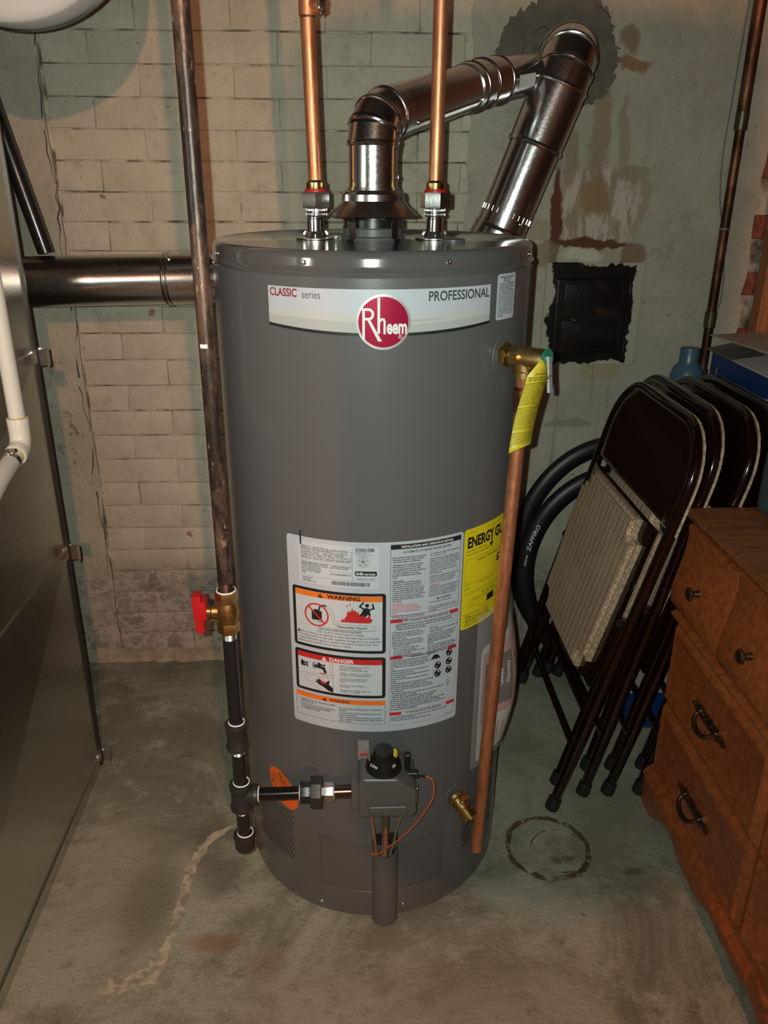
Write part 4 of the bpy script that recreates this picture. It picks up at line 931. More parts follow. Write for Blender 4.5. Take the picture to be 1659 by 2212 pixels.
b = MB(); b.tube(smooth_path([(-.012, -.303, .327), (-.0115, -.302, .30), (-.007, -.292, .25), (-.003, -.279, .20), (-.002, -.265, .165)]), .0024, 10); part(b, 'pilot_tube', M['copper'], gv)
b = MB(); b.tube(smooth_path([(.046, -.303, .336), (.044, -.303, .325), (.0415, -.301, .312), (.043, -.30, .302), (.0395, -.297, .294), (.033, -.288, .26), (.027, -.276, .21), (.022, -.266, .17)]), .0019, 10); part(b, 'thermocouple', M['zinc'], gv)
# ---- drain valve
dd = 34.; t = out_dir(dd); sd = Vector((-t.y, t.x, 0)); p0 = on_cyl(dd, .252, .2535)
b = MB(); b.lathe([(.026, 0), (.0255, .0012), (.018, .002), (.0, .002)], p0, t, 40); part(b, 'drain_grommet', M['heater2'], H)
ax = (t*.90+Vector((0, 0, -.42))+sd*.05).normalized()
b = MB(); b.lathe([(.0165, 0), (.0165, .006), (.0150, .0075), (.0130, .0085), (.0130, .028), (.0115, .030), (.0115, .032)], p0, ax, 24); dv = part(b, 'drain_valve', M['brass2'], H)
b = MB(); b.lathe([(.0115, .030), (.0145, .0315), (.0148, .048), (.0120, .0485), (.0105, .047), (.0105, .036), (0, .036)], p0, ax, 24); part(b, 'drain_outlet', M['brass'], dv)
b = MB(); q = p0+ax*.020; b.lathe([(.0070, .008), (.0070, .0155), (.0045, .017), (.0045, .023), (.0065, .0235), (.0065, .0275), (0, .028)], q, (Vector((0, 0, 1))+t*.25), 18); b.box(q+Vector((0, 0, .0285))+t*.007, (.010, .0016, .003)); part(b, 'drain_stem', M['brass'], dv)
# ---- plate round the relief valve opening
b = MB(); b.lathe([(.031, 0), (.030, .0012), (.021, .0014), (.020, .0004), (0, .0004)], on_cyl(48.2, 1.048, .2535), out_dir(48.2), 40); part(b, 'valve_grommet', M['heater2'], H)
# ---- clear pouch with warranty booklet
bk = Print(R0+.010, .008); bx0, bx1, bz0, bz1 = ang(45.), ang(92), .300, .545
bk.poly(rrect(bx0, bz0, bx1, bz1, .012), 'paper', 0)
def booklet_wrap(x, z, off):
    a = x/R0; t_ = (x-bx0)/(bx1-bx0); sm_ = min(1, max(0, (math.degrees(a)-53)/14)); sm_ = sm_*sm_*(3-2*sm_)
    bulge = .0022+.025*sm_*math.sin(PI*min(1, max(0, t_*.95+.05)))*math.sin(PI*min(1, max(0.05, (z-bz0+.04)/(bz1-bz0+.07))))
    r = R0+bulge+off; return Vector((r*math.sin(a), -r*math.cos(a), z))
bk = Print(); bk.step = .006; bk.wrap = booklet_wrap
def grid_poly(Pn, x0, z0, x1, z1, m, lay, rad_=.0):
    bm = bmesh.new(); bm.faces.new([bm.verts.new((x, y, 0)) for x, y in rrect(x0, z0, x1, z1, rad_)])
    k = math.ceil(z0/.012)
    while k*.012 < z1: bmesh.ops.bisect_plane(bm, geom=bm.verts[:]+bm.edges[:]+bm.faces[:], plane_co=(0, k*.012, 0), plane_no=(0, 1, 0)); k += 1
    k = math.ceil(x0/.006)
    while k*.006 < x1: bmesh.ops.bisect_plane(bm, geom=bm.verts[:]+bm.edges[:]+bm.faces[:], plane_co=(k*.006, 0, 0), plane_no=(1, 0, 0)); k += 1
    for v in bm.verts: v.co = booklet_wrap(v.co.x, v.co.y, .0004*lay)
    Pn.ink.setdefault(m, MB()).bm(bm)
tmp = Print(); grid_poly(tmp, bx0, bz0, bx1, bz1, 'paper', 0, .012); bo = part(tmp.ink['paper'], 'warranty_booklet', M['paper'], H, 40, 'pink and white booklet in a clear plastic pouch')
grid_poly(bk, bx0+.006, .375, bx1-.004, .530, 'pink', 2); grid_poly(bk, bx0+.014, .400, bx0+.088, .505, 'maroon', 4); grid_poly(bk, bx0+.006, .375, bx1-.004, .381, 'paper', 3)
for i in range(7): grid_poly(bk, bx0+.014+.012*i, .318, bx0+.0185+.012*i, .365-.004*(i % 3), 'pink', 2)
bk.text('Limited', bx0+.066, .440, .0115, 'inkw', 8, bold=.012, rot=rad(90)); bk.text('Warranty', bx0+.080, .440, .0115, 'inkw', 8, bold=.012, rot=rad(90))
for k_ in (.474, .488): bk.poly(ellipse(bx0+.100, k_, .0035, .0055, 14), 'maroon', 8)
bk.build(bo, dict(pink='pink_panel', maroon='brown_panel', inkw='white_print', paper='white_band'))
tmp = Print()
def film_wrap(x, z, off): 
    v = booklet_wrap(x, min(max(z, bz0), bz1), .0022); return Vector((v.x, v.y, z))
bm = bmesh.new(); NX, NZ = 24, 30; g = []
for j in range(NZ+1):
    row = []
    for i in range(NX+1):
        x = ang(42)+(ang(96)-ang(42))*i/NX; z = .292+.322*j/NZ
        v = film_wrap(x, z, 0); e = min(1., min(i, NX-i)/3.)*min(1., (NZ-j)/5.+.1); a = x/R0
        r0 = R0+.0008; base = Vector((r0*math.sin(a), -r0*math.cos(a), z)); cr = .0012*noise.noise(Vector((i*.7, j*.5, 2)))
        v = base.lerp(v, e); v += Vector((math.sin(a), -math.cos(a), 0))*cr*e; row.append(bm.verts.new(v))
    g.append(row)
for j in range(NZ):
    for i in range(NX): bm.faces.new((g[j][i], g[j][i+1], g[j+1][i+1], g[j+1][i]))
b = MB(); b.bm(bm); part(b, 'pouch_film', M['film'], H, 60)

# ------------------------------------------------------------------ gas line
GX, GY = -.221, -.32
G = thing('gas_pipe', 'vertical rusty brown gas pipe turning black below a brass valve with red handle', 'pipe', (GX, GY, .24))
b = MB(); b.tube([(GX+.002, GY, ZC-.001), (GX, GY, .754)], .0107, 24); part(b, 'old_pipe', M['rust'], G)
b = MB(); b.lathe([(.0112, 1.095), (.0116, 1.093), (.0112, 1.090)], (GX, GY, 0), segs=8, a0=rad(-125), a1=rad(-75)); part(b, 'paint_spot', M['tape'], G)
b = MB(); zz = [.756-i*.0012 for i in range(18)]; b.tube([(GX, GY, z) for z in zz], [.0106-.0007*(i % 2) for i in range(18)], 20); part(b, 'thread', M['oldcopper'], G, 20)
def band(z, r, h=.0016): b = MB(); b.lathe([(r*.9, h), (r, h*.8), (r*1.02, 0), (r*.9, -h*.3)], (GX, GY, z), segs=24); part(b, 'sealant', M['tape'], G)
band(.7400, .0142)
def hexp(mb, z0, z1, r, org, axis=(0, 0, 1), ref=None, rot=0): mb.lathe([(r*.86, z0), (r*.97, z0), (r, z0+(z1-z0)*.12), (r, z1-(z1-z0)*.12), (r*.97, z1), (r*.86, z1)], org, axis, 6, a0=rot, ref=ref)
b = MB(); hexp(b, .7225, .740, .0165, (GX, GY, 0), rot=.2); b.lathe([(.0135, .7235), (.0148, .718), (.0160, .712), (.0165, .706), (.0160, .699), (.0148, .694), (.0135, .688)], (GX, GY, 0), segs=28)
hexp(b, .672, .6885, .0165, (GX, GY, 0), rot=.2)
bv = part(b, 'brass_valve', M['brass2'], G, 30)
b = MB(); b.lathe([(.0095, 0), (.0095, .010), (.0075, .012), (.0075, .018), (.005, .019), (.005, .024), (0, .024)], (GX-.012, GY, .706), (-1, 0, 0), 20); b.box((GX-.021, GY-.003, .6935), (.010, .004, .004)); part(b, 'valve_stem', M['brass2'], bv)
b = MB(); b.box((GX-.0415, GY, .705), (.013, .020, .060), Matrix.Rotation(rad(-2.5), 3, 'Y'), .0025, 2); b.box((GX-.038, GY, .711), (.018, .023, .030), None, .003, 2); part(b, 'valve_handle', M['red'], bv)
P = Print(.0152, .01)
def embossed(mb, t, z, sz):
    bm = text_bm(t, sz, .03, 1, 1, 'CENTER')
    for v in bm.verts: a = v.co.x/.0160; v.co = Vector((GX+.0167*math.sin(a+.1), GY-.0167*math.cos(a+.1), z+v.co.y))
    mb.bm(bm)
b = MB(); embossed(b, '1/2', .7100, .0085); embossed(b, 'CSA', .7015, .0070); part(b, 'embossed_mark', M['brass'], bv, 0)
band(.6715, .0125, .0022)
b = MB(); zz = [.6705-i*.0012 for i in range(9)]; b.tube([(GX, GY, z) for z in zz], [.0108-.0008*(i % 2) for i in range(9)], 20); part(b, 'thread', M['thread'], G, 20)
b = MB(); b.tube([(GX, GY, .661), (GX-.001, GY, .509)], .0107, 24); part(b, 'black_pipe', M['iron'], G)
band(.5095, .0128)
def coupling(z0, z1): 
    b = MB(); b.lathe([(.0130, z1), (.0172, z1), (.0178, z1-.002), (.0178, z1-.0065), (.0158, z1-.010), (.0158, z0+.010), (.0178, z0+.0065), (.0178, z0+.002), (.0165, z0), (.0120, z0)], (GX-.001, GY, 0), segs=32); part(b, 'coupling', M['castiron'], G)
coupling(.4605, .5085)
b = MB(); zz = [.4600-i*.0012 for i in range(9)]; b.tube([(GX-.001, GY, z) for z in zz], [.0108-.0008*(i % 2) for i in range(9)], 20); part(b, 'thread', M['zinc'], G, 20)
b = MB(); b.tube([(GX-.001, GY, .450), (GX-.002, GY, .392)], .0107, 24); part(b, 'black_pipe', M['iron'], G)
band(.3925, .0135)
b = MB(); tz = .3655
b.lathe([(.0130, .3905), (.0172, .3905), (.0180, .3885), (.0180, .3830), (.0160, .3790), (.0160, .3500), (.0180, .3460), (.0180, .3410), (.0168, .3390), (.0120, .3390)], (GX-.002, GY, 0), segs=32)
b.lathe([(.0150, .004), (.0158, .016), (.0178, .0195), (.0178, .0255), (.0168, .0275), (.0120, .0275)], (GX-.002, GY, tz), (1, 0, 0), 32)
part(b, 'tee', M['castiron'], G)
b = MB(); zz = [.3388-i*.0012 for i in range(8)]; b.tube([(GX-.002, GY, z) for z in zz], [.0108-.0008*(i % 2) for i in range(8)], 20); part(b, 'thread', M['zinc'], G, 20)
b = MB(); b.tube([(GX-.002, GY, .331), (GX-.002, GY, .288)], .0107, 24); part(b, 'drip_leg', M['iron'], G)
band(.2880, .0135)
b = MB(); b.lathe([(.0130, .2870), (.0172, .2870), (.0180, .2845), (.0180, .2790), (.0165, .2765), (.0165, .2600), (.0145, .2550), (0, .2540)], (GX-.002, GY, 0), segs=32); part(b, 'drip_cap', M['castiron'], G)
# horizontal run to the control
def hring(x): b = MB(); b.lathe([(.010, -.001), (.0128, -.0006), (.0128, .001), (.010, .0014)], (x, GY+.002, tz), (1, 0, 0), 24); part(b, 'sealant', M['tape'], G)
b = MB(); b.tube([(GX+.026, GY+.001, tz), (-.128, GY+.002, tz)], .0107, 24); part(b, 'nipple', simple('polished_iron', (.05, .048, .046), .16, .85), G)
hring(GX+.0262); hring(-.1285)
b = MB(); b.lathe([(.0110, 0), (.0178, 0), (.0184, .002), (.0184, .016), (.0178, .018)], (-.1275, GY+.002, tz), (1, 0, 0), 8, a0=.39); part(b, 'union_end', M['iron'], G, 20)
b = MB(); b.lathe([(.0180, .016), (.0265, .017), (.0275, .020), (.0275, .033), (.0265, .0355), (.0170, .036)], (-.1275, GY+.002, tz), (1, 0, 0), 8, a0=.39); part(b, 'union_nut', M['castiron'], G, 20)
b = MB(); b.lathe([(.0150, .034), (.0155, .038), (.0162, .040), (.0162, .053), (.0155, .0545), (.0110, .055)], (-.1275, GY+.002, tz), (1, 0, 0), 8, a0=.39); part(b, 'union_tail', M['zinc'], G, 20)
b = MB(); b.tube([(-.0735, GY+.002, tz), (-.0405, GY+.003, tz)], .0107, 24); part(b, 'nipple', simple('brown_polished_iron', (.11, .075, .055), .18, .85), G)
hring(-.0735); hring(-.0415)

# ------------------------------------------------------------------ copper water pipes
def water_pipe(x, xt, label, joint):
    T = thing('water_pipe', label, 'pipe', (x, 0, 1.232))
    b = MB(); b.lathe([(.0130, 0), (.0152, .0008), (.0158, .002), (.0158, .0055), (.0140, .0068), (.0140, .0078), (.0158, .0090), (.0158, .0125), (.0150, .0138), (.012, .0145)], (x, 0, 1.232), segs=48)
    part(b, 'knurled_ring', M['zinc'], T)
    b = MB()
    for k in range(44):
        a = 2*PI*k/44
        for zz in (1.2357, 1.2428): b.box((x+.0159*math.cos(a), .0159*math.sin(a), zz), (.0010, .0010, .0030), Matrix.Rotation(a, 3, 'Z'))
    o = part(b, 'knurling', M['bright'], T, 0); o['kind'] = 'stuff'
    b = MB(); hexp(b, 1.2455, 1.2685, .0240, (x, 0, 0), rot=rad(30)+(.25 if x > 0 else 0)); part(b, 'union_nut', M['zinc'], T, 25)
    b = MB(); b.lathe([(.012, 1.2680), (.0172, 1.2682), (.0174, 1.2700), (.0165, 1.2730), (.012, 1.2732)], (x, 0, 0), segs=28); part(b, 'red_gasket', M['redgask'], T)
    b = MB(); b.lathe([(.012, 1.2728), (.0148, 1.2730), (.0150, 1.2745), (.0150, 1.2820), (.0140, 1.2828), (.0115, 1.2830)], (x, 0, 0), segs=28); part(b, 'brass_ring', M['brass'], T)
    b = MB(); b.lathe([(.0112, 1.2828), (.0128, 1.2832), (.0118, 1.2850), (.0111, 1.2856)], (x, 0, 0), segs=28); part(b, 'solder_bead', M['solder'], T)
    top = Vector((xt, 0, 1.505)) if joint else Vector((x+.004, 0, ZC-.001))
    b = MB(); b.tube([(x, 0, 1.276), top], .0111, 28); part(b, 'copper_tube', M['copper'], T)
    if joint:
        b = MB(); b.lathe([(.0111, -.001), (.0119, 0), (.0116, .0015), (.0111, .002)], top-Vector((0, 0, .0015)), segs=28); part(b, 'solder_bead', M['solder'], T)
        b = MB(); b.lathe([(.0111, 0), (.0127, .0005), (.0127, .075), (.0111, .0755)], top, segs=28)
        d = Vector((1, -.55, 0)).normalized(); b.lathe([(.0105, .006), (.0115, .012), (.0118, .0205), (.0100, .0212), (.0095, .018), (0, .018)], top+Vector((.002, 0, .0135)), d, 28); tee = part(b, 'tee_fitting', M['copper'], T)
        b = MB(); bm = bmesh.new(); bmesh.ops.create_icosphere(bm, subdivisions=3, radius=.0085)
        for v in bm.verts: v.co = v.co*(1+.55*noise.noise(v.co*260)); v.co = Vector((v.co.x*.55, v.co.y, v.co.z*1.45))
        b.bm(bm, Matrix.Translation(top+Vector((.002, 0, .0125))+d*.0205) @ d.to_track_quat('X', 'Z').to_matrix().to_4x4()); part(b, 'solder_lump', M['solder'], tee, 50)
        b = MB(); b.tube([top+Vector((0, 0, .07)), (xt-.006, 0, ZC-.001)], .0111, 28); part(b, 'copper_tube', M['copper'], T)
    return T
water_pipe(-.089, -.0945, 'copper water pipe with a lumpy soldered side joint left of the draft hood', True)
water_pipe(.098, .098, 'plain straight copper water pipe right of the draft hood', False)

# ------------------------------------------------------------------ relief valve, its tube and tag
td = 48.2; t = out_dir(td); sd = Vector((-t.y, t.x, 0)); zv = 1.048; base = on_cyl(td, zv, .2545)
RV = thing('relief_valve', 'brass temperature relief valve with green disc and silver test lever', 'valve', tuple(base))
b = MB(); hexp(b, .000, .0095, .0185, base, tuple(t), (0, 0, 1)); part(b, 'hex_collar', M['brass'], RV, 25)
b = MB(); b.lathe([(.0125, .008), (.0150, .012), (.0165, .016), (.0165, .066), (.0150, .069), (.0150, .071), (0, .071)], base, tuple(t), 32); c0 = base+t*.036
b.lathe([(.0150, -.006), (.0150, -.018), (.0165, -.020), (.0165, -.0285), (.0115, -.029)], c0, (0, 0, 1), 28); body = part(b, 'valve_body', M['brass2'], RV, 35)
b = MB(); fd = (Vector((-.25, -1, 0))); fd = (fd-t*fd.dot(t)).normalized(); b.box(c0-t*.008+fd*.0160, (.0125, .0125, .0125), Matrix((t, fd, t.cross(fd))).transposed()); part(b, 'cast_flat', M['brass'], body, 0)
b = MB(); b.lathe([(.0155, .070), (.0175, .0705), (.0175, .0725), (.0, .0728)], base, tuple(t), 32); part(b, 'green_disc', M['teal'], RV)
hp = base+t*.0755; dn = (Vector((0, 0, -1))*.96+sd*-.16+t*.20).normalized()
b = MB(); w_ = dn.cross(t).normalized(); n_ = w_.cross(dn)
b.box(hp+dn*.019, (.0105, .052, .0045), Matrix((w_, dn, n_)).transposed(), .0016, 2)
for k in range(5): b.box(hp+dn*(.006+k*.007)+n_*-.0024, (.006, .0022, .0012), Matrix((w_, dn, n_)).transposed() @ Matrix.Rotation(.5, 3, 'Z'))
part(b, 'test_lever', M['alu'], RV, 40)
tp = Vector((.2085, -.1945, 1.020)); tb = Vector((.1902, -.1930, .108))
DT = thing('discharge_tube', 'long copper discharge tube hanging beside the heater from the relief valve', 'pipe', tuple(tb))
dr = (tb-tp).normalized()
b = MB(); pts = [c0+Vector((0, 0, -.028-i*.0012)) for i in range(14)]; b.tube(pts, [.0108-.0007*(i % 2) for i in range(14)], 20); part(b, 'thread', M['copper'], DT, 20)
cs = c0+Vector((0, 0, -.045)); b = MB(); b.lathe([(.0115, 0), (.0134, -.001), (.0134, -.020), (.0128, -.0215), (.0128, -.034), (.0112, -.035)], cs, (0, 0, 1), 24); hexp(b, -.018, -.003, .0148, cs); part(b, 'adapter', simple('dull_copper', (.42, .17, .10), .4, 1, var=.4, vscale=80), DT, 30)
b = MB(); b.lathe([(.0111, -.0345), (.0126, -.0348), (.0118, -.0375), (.0111, -.038)], cs, (0, 0, 1), 24); part(b, 'solder_bead', M['solder'], DT)
b = MB(); b.tube([cs+Vector((0, 0, -.03)), tb], .0111, 28, caps=False); b.tube([tb, tb+Vector((0, 0, .02))], .0100, 28, caps=False); part(b, 'copper_tube', M['copper'], DT)
# yellow tag hanging from the valve
TG = thing('warning_tag', 'yellow paper tag full of small print hanging from the relief valve', 'tag', tuple(base+t*.060+Vector((0, 0, -.135))))
tagx = (t*.93+sd*.36).normalized(); tn = tagx.cross(Vector((0, 0, 1))).normalized()
tagx = Vector((.93, .37, 0)).normalized(); tn = Vector((tagx.y, -tagx.x, 0))
org_t = Vector((.226, -.247, 1.052))
def tagw(x, y, off=0):
    cv = .007*math.sin((y+.03)*24); lean = (-y)*.155
    return org_t+tagx*(x-lean)+Vector((0, 0, y))+tn*(off+cv+.10*y*0)
tw, th = .036, .130
outl = [(-tw/2, -th), (tw/2, -th+.010), (tw/2, -.022), (tw/2-.010, -.002), (tw/2-.020, .006), (-tw/2+.014, .004), (-tw/2, -.016)]
def tag_poly(pts, m, off, step=.010):
    bm = bmesh.new(); bm.faces.new([bm.verts.new((x, y, 0)) for x, y in pts])
    ys_ = [p[1] for p in pts]; k = math.ceil(min(ys_)/step)
    while k*step < max(ys_): bmesh.ops.bisect_plane(bm, geom=bm.verts[:]+bm.edges[:]+bm.faces[:], plane_co=(0, k*step, 0), plane_no=(0, 1, 0)); k += 1
    for v in bm.verts: v.co = tagw(v.co.x, v.co.y, off)
    mb = MB(); mb.bm(bm); return mb
tgo = part(tag_poly(outl, 0, 0), 'tag_sheet', M['tagyellow'], TG, 40)
sol = tgo.modifiers.new('t', 'SOLIDIFY'); sol.thickness = .0004; sol.offset = 0
mbx = MB()
def tag_text(body, x, y, lh, chars, w, bd=.02, align='LEFT'):
    lines = []
    for q in body.split('\n'): lines += textwrap.wrap(q, chars) or ['']
    bm = text_bm('\n'.join(lines), lh*.95, bd, 1, 1, align, 1/.95)
    vx = [v.co.x for v in bm.verts]; ww = max(vx)-min(vx); k = min(1, w/ww)
    for s_ in (1,):
        for v in bm.verts: v.co = tagw(x+v.co.x*k, y-lh*.75+v.co.y, .0006*s_)
    mbx.bm(bm); return y-lh*len(lines)
z = tag_text('IMPORTANT', .004, -.014, .0036, 30, .03, .03, 'CENTER')
z = tag_text('IMPORTANT SAFETY NOTICE KEEP THIS TAG ATTACHED', .004, z-.001, .0034, 24, .038, .03, 'CENTER')
z = tag_text('THE DISCHARGE LINE MUST BE INSTALLED FROM THE VALVE OUTLET AND RUN TO A SAFE PLACE OF DISPOSAL. It must be as short as possible and be the same size as the valve discharge connection throughout its entire length. The line must pitch downward from the valve and end at least 6 inches above the floor drain where any discharge will be clearly visible. The end of the line must be plain and unthreaded and the material must be suitable for hot water.', -.0205, z-.002, .0030, 42, .041)
z = tag_text('WARNING: DO NOT INSTALL a shut-off valve between the tank and the relief valve or in the discharge line. The relief valve should be operated at least once a year by the owner to be sure that waterways are clear. Certain mineral deposits may adhere to the valve and render it inoperative. Before operating the lever check that a line is connected to direct the flow of hot water to a proper place. If no water flows the valve must be replaced at once.', -.0200, z-.003, .0030, 42, .040)
tag_text('REINSPECTION of this valve by a licensed plumbing contractor is required not more than three years after it was fitted, and at least once every three years after that date, to make sure that the product has not been affected by corrosive water. Keep this notice.', -.0185, z-.004, .0030, 44, .037)
part(mbx, 'tag_print', M['ink'], tgo, 0)

# ------------------------------------------------------------------ heater vent (3 inch) into the chimney
V = thing('heater_vent', 'slim galvanised vent pipe rising from the draft hood and sloping to the wall', 'vent pipe', (0, 0, 1.272))
r3 = .0385
def beadring(T, c, ax, r, w=.0022, name='bead'):
    b = MB(); b.lathe([(r-.001, -w*1.6), (r+w*.5, -w*1.1), (r+w*.9, 0), (r+w*.5, w*1.1), (r-.001, w*1.6)], c, tuple(ax), 40); return part(b, name, M['galv'], T)
b = MB(); b.tube([(0, 0, 1.274), (0, 0, 1.337)], r3, 48); part(b, 'riser', M['bright'] if False else M['galv'], V, 30)
pe = [Vector((0, 0, 1.335)), Vector((.0022, .003, 1.357)), Vector((.0092, .0128, 1.371)), Vector((.0205, .0290, 1.3795)), Vector((.034, .048, 1.3845))]
beadring(V, pe[0]+Vector((0, 0, .004)), (0, 0, 1), r3+.0008, .003)
for i in range(4):
    a, c = pe[i], pe[i+1]; b = MB(); d = (c-a).normalized(); b.tube([a-d*.003, c+d*.003], [r3+.0016, r3+.0009], 48); part(b, 'elbow_gore', M['galv'], V, 30)
    if i: beadring(V, a, ((pe[i]-pe[i-1]).normalized()+d), r3+.0014, .0022)
S1 = Vector((.176, .245, 1.437)); d1 = (S1-pe[4]).normalized()
b = MB(); b.tube([pe[4]-d1*.002, S1], r3, 48); part(b, 'sloping_pipe', M['galv'], V, 30)
b = MB(); sdir = d1.cross(Vector((0, 0, 1))).normalized(); sdir = (sdir*.75+Vector((0, 0, -.45))).normalized(); b.tube([pe[4]+d1*.02+sdir*r3, S1+sdir*r3], .0022, 8); part(b, 'seam', M['galv'], V)
S2 = Vector((.203, .283, 1.4475)); S3 = Vector((.234, .318, 1.4560)); E3 = Vector((.392, .528, 1.497))
b = MB(); b.tube([S1-d1*.012, S1+d1*.010], r3+.0022, 48); part(b, 'elbow_gore', M['galv'], V, 30)
d2 = (S2-S1).normalized(); b = MB(); b.tube([S1+d1*.006, S2+d2*.004], r3+.0016, 48); part(b, 'elbow_gore', M['galv'], V, 30); beadring(V, S1+d1*.009, d1, r3+.002, .0024)
d3 = (E3-S3).normalized(); b = MB(); b.tube([S2, S3+d3*.004], r3+.0020, 48); part(b, 'elbow_gore', M['galv'], V, 30); beadring(V, S2+d2*.004, d2, r3+.002, .0024); beadring(V, S3+d3*.004, d3, r3+.0018, .0024)
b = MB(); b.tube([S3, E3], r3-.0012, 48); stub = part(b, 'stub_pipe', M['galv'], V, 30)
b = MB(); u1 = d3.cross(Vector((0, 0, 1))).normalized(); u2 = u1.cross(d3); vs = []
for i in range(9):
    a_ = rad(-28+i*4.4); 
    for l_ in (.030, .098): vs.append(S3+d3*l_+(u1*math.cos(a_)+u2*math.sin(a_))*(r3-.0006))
b.add(vs, [[2*i, 2*i+1, 2*i+3, 2*i+2] for i in range(8)]); part(b, 'glint_patch', simple('painted_glint', (.88, .88, .87), .35), stub, 60)  # curved patch painted bright white for the flash glint on the stub
for p_, n_ in ((Vector((.0385*math.cos(-.3), .0385*math.sin(-.3), 1.290)), Vector((1, -.3, 0))), (Vector((.036, -.012, 1.340)), Vector((1, -.3, 0))), (pe[3]+Vector((.05, -.022, -.012)), Vector((.6, -.7, -.3))), (S1+Vector((.004, -.036, -.012)), Vector((.3, -1, -.4))), (S3+Vector((.016, -.034, -.016)), Vector((.3, -1, -.5)))):
    o = screw(p_, n_, None); unparented(o, V)

# ------------------------------------------------------------------ furnace vent (4 inch)
FV = thing('furnace_vent', 'wide shiny galvanised vent pipe running behind the heater and up into the wall', 'vent pipe', (.277, .41, 1.05))
r4 = .0520; YV = .41
A = Vector((-1.0, YV, 1.078)); B = Vector((.165, YV, 1.102)); D0 = Vector((.2775, YV, 1.190)); D1 = Vector((.3785, YV, 1.456))
dd_ = (D1-D0).normalized(); hd = (B-A).normalized()
J = Vector((-.42, YV, 1.090))
b = MB(); b.tube([A, J], r4-.0005, 48); part(b, 'level_pipe', M['galv'], FV, 30)
b = MB(); b.tube([J-hd*.004, B], r4+.0008, 48); part(b, 'level_pipe', M['galv'], FV, 30)
beadring(FV, J, hd, r4+.001, .0024); beadring(FV, J+hd*.008, hd, r4+.001, .0016)
M1 = B+hd*.035+Vector((0, 0, .008)); M2 = D0-dd_*.045+Vector((.002, 0, .004))
pts = [B, B+hd*.045+Vector((0, 0, .006)), Vector((.248, YV, 1.138)), D0]
for i in range(3):
    a, c = pts[i], pts[i+1]; d = (c-a).normalized(); b = MB(); b.tube([a-d*.004, c+d*.004], r4+.0018, 48); part(b, 'elbow_gore', M['galv'], FV, 30)
beadring(FV, D0, dd_, r4+.002, .0028)
D2 = D0+dd_*.170
b = MB(); b.tube([D0, D2], r4, 48); part(b, 'rising_pipe', M['galv'], FV, 30)
b = MB(); e1_ = dd_.cross(Vector((0, 1, 0))).normalized()
for k in range(26):
    a = 2*PI*k/26; q = D0+dd_*.032+e1_*(r4*math.cos(a))+Vector((0, 1, 0))*(r4*math.sin(a)); nn = (e1_*math.cos(a)+Vector((0, 1, 0))*math.sin(a)); b.box(q, (.0022, .010, .0016), Matrix((nn.cross(dd_), dd_, nn)).transposed())
part(b, 'crimps', M['galv'], FV, 20)
b = MB(); b.tube([D2-dd_*.002, D1], r4+.0026, 48); part(b, 'sleeve', M['galv'], FV, 30); beadring(FV, D2, dd_, r4+.003, .0032)
pe4 = [D1, Vector((.3875, .414, 1.482)), Vector((.398, .432, 1.506)), Vector((.406, .466, 1.519)), Vector((.409, .52, 1.520)), Vector((.410, WY+.002, 1.512))]
for i in range(len(pe4)-1):
    a, c = pe4[i], pe4[i+1]; d = (c-a).normalized(); b = MB(); b.tube([a-d*.004, c+d*.004], r4+.0022, 48); part(b, 'elbow_gore', M['galv'], FV, 30)
    if i: beadring(FV, a, ((pe4[i]-pe4[i-1]).normalized()+d), r4+.0024, .0026)
beadring(FV, D1, dd_, r4+.0026, .003)
for q, n_ in ((D2+dd_*.028+Vector((-.02, -.05, 0)), Vector((-.4, -1, .1))), (D0+dd_*.012+Vector((.03, -.0445, 0)), Vector((.5, -1, 0))), (J+Vector((.014, -.030, .043)), Vector((0, -.6, .8)))): o = screw(q, n_, None, k=1.2); unparented(o, FV)
b = MB(); b.tube(smooth_path([(.345, WY-.02, 1.535), (.352, WY-.045, 1.562), (.372, WY-.05, 1.585), (.395, WY-.03, 1.592), (.402, WY-.012, 1.588)]), .0012, 6)
tag(b.build('stray_wire', M['zinc']), 'thin bright wire sticking out of the cement patch beside the vent', 'wire')
# slim black pipe climbing from behind the duct down to the furnace vent
b = MB(); b.tube([(-.765, .405, 1.62), (-.6625, .410, 1.1425)], .0165, 24); tag(b.build('black_strut', M['iron']), 'slanting black round bar leaning on the level furnace vent', 'bar')

# ------------------------------------------------------------------ sheet metal duct
DX = -.635; DY0, DY1 = -.78, .192
D = thing('furnace_duct', 'large shiny galvanised sheet metal duct with creased side panels', 'duct', (-.9, -.3, 0))
zs = [.0, .030, .557, .968, 1.43]
for i in range(1, 4):
    za, zb = zs[i], zs[i+1]; mid = (DX-.0035, (DY0+DY1)/2, (za+zb)/2)
    b = MB(); c = [(DX, DY0, za), (DX, DY1, za), (DX, DY1, zb), (DX, DY0, zb)]
    b.add(c+[(DX+.014, mid[1], mid[2])], [[0, 1, 4], [1, 2, 4], [2, 3, 4], [3, 0, 4]]); part(b, 'side_panel', M['galvduct'], D, 0)
b = MB(); b.add([(DX, DY0, 0), (DX, DY1, 0), (DX, DY1, .03), (DX, DY0, .03)], [[0, 1, 2, 3]]); part(b, 'base_flange', M['galvduct'], D, 0)
X2 = -1.20
b = MB(); b.add([(DX, DY1, 0), (X2, DY1, 0), (X2, DY1, 1.43), (DX, DY1, 1.43)], [[0, 1, 2, 3]]); part(b, 'back_panel', M['galvduct'], D, 0)
b = MB(); b.add([(DX, DY0, 0), (X2, DY0, 0), (X2, DY0, 1.43), (DX, DY0, 1.43)], [[3, 2, 1, 0]]); part(b, 'front_panel', M['galvduct'], D, 0)
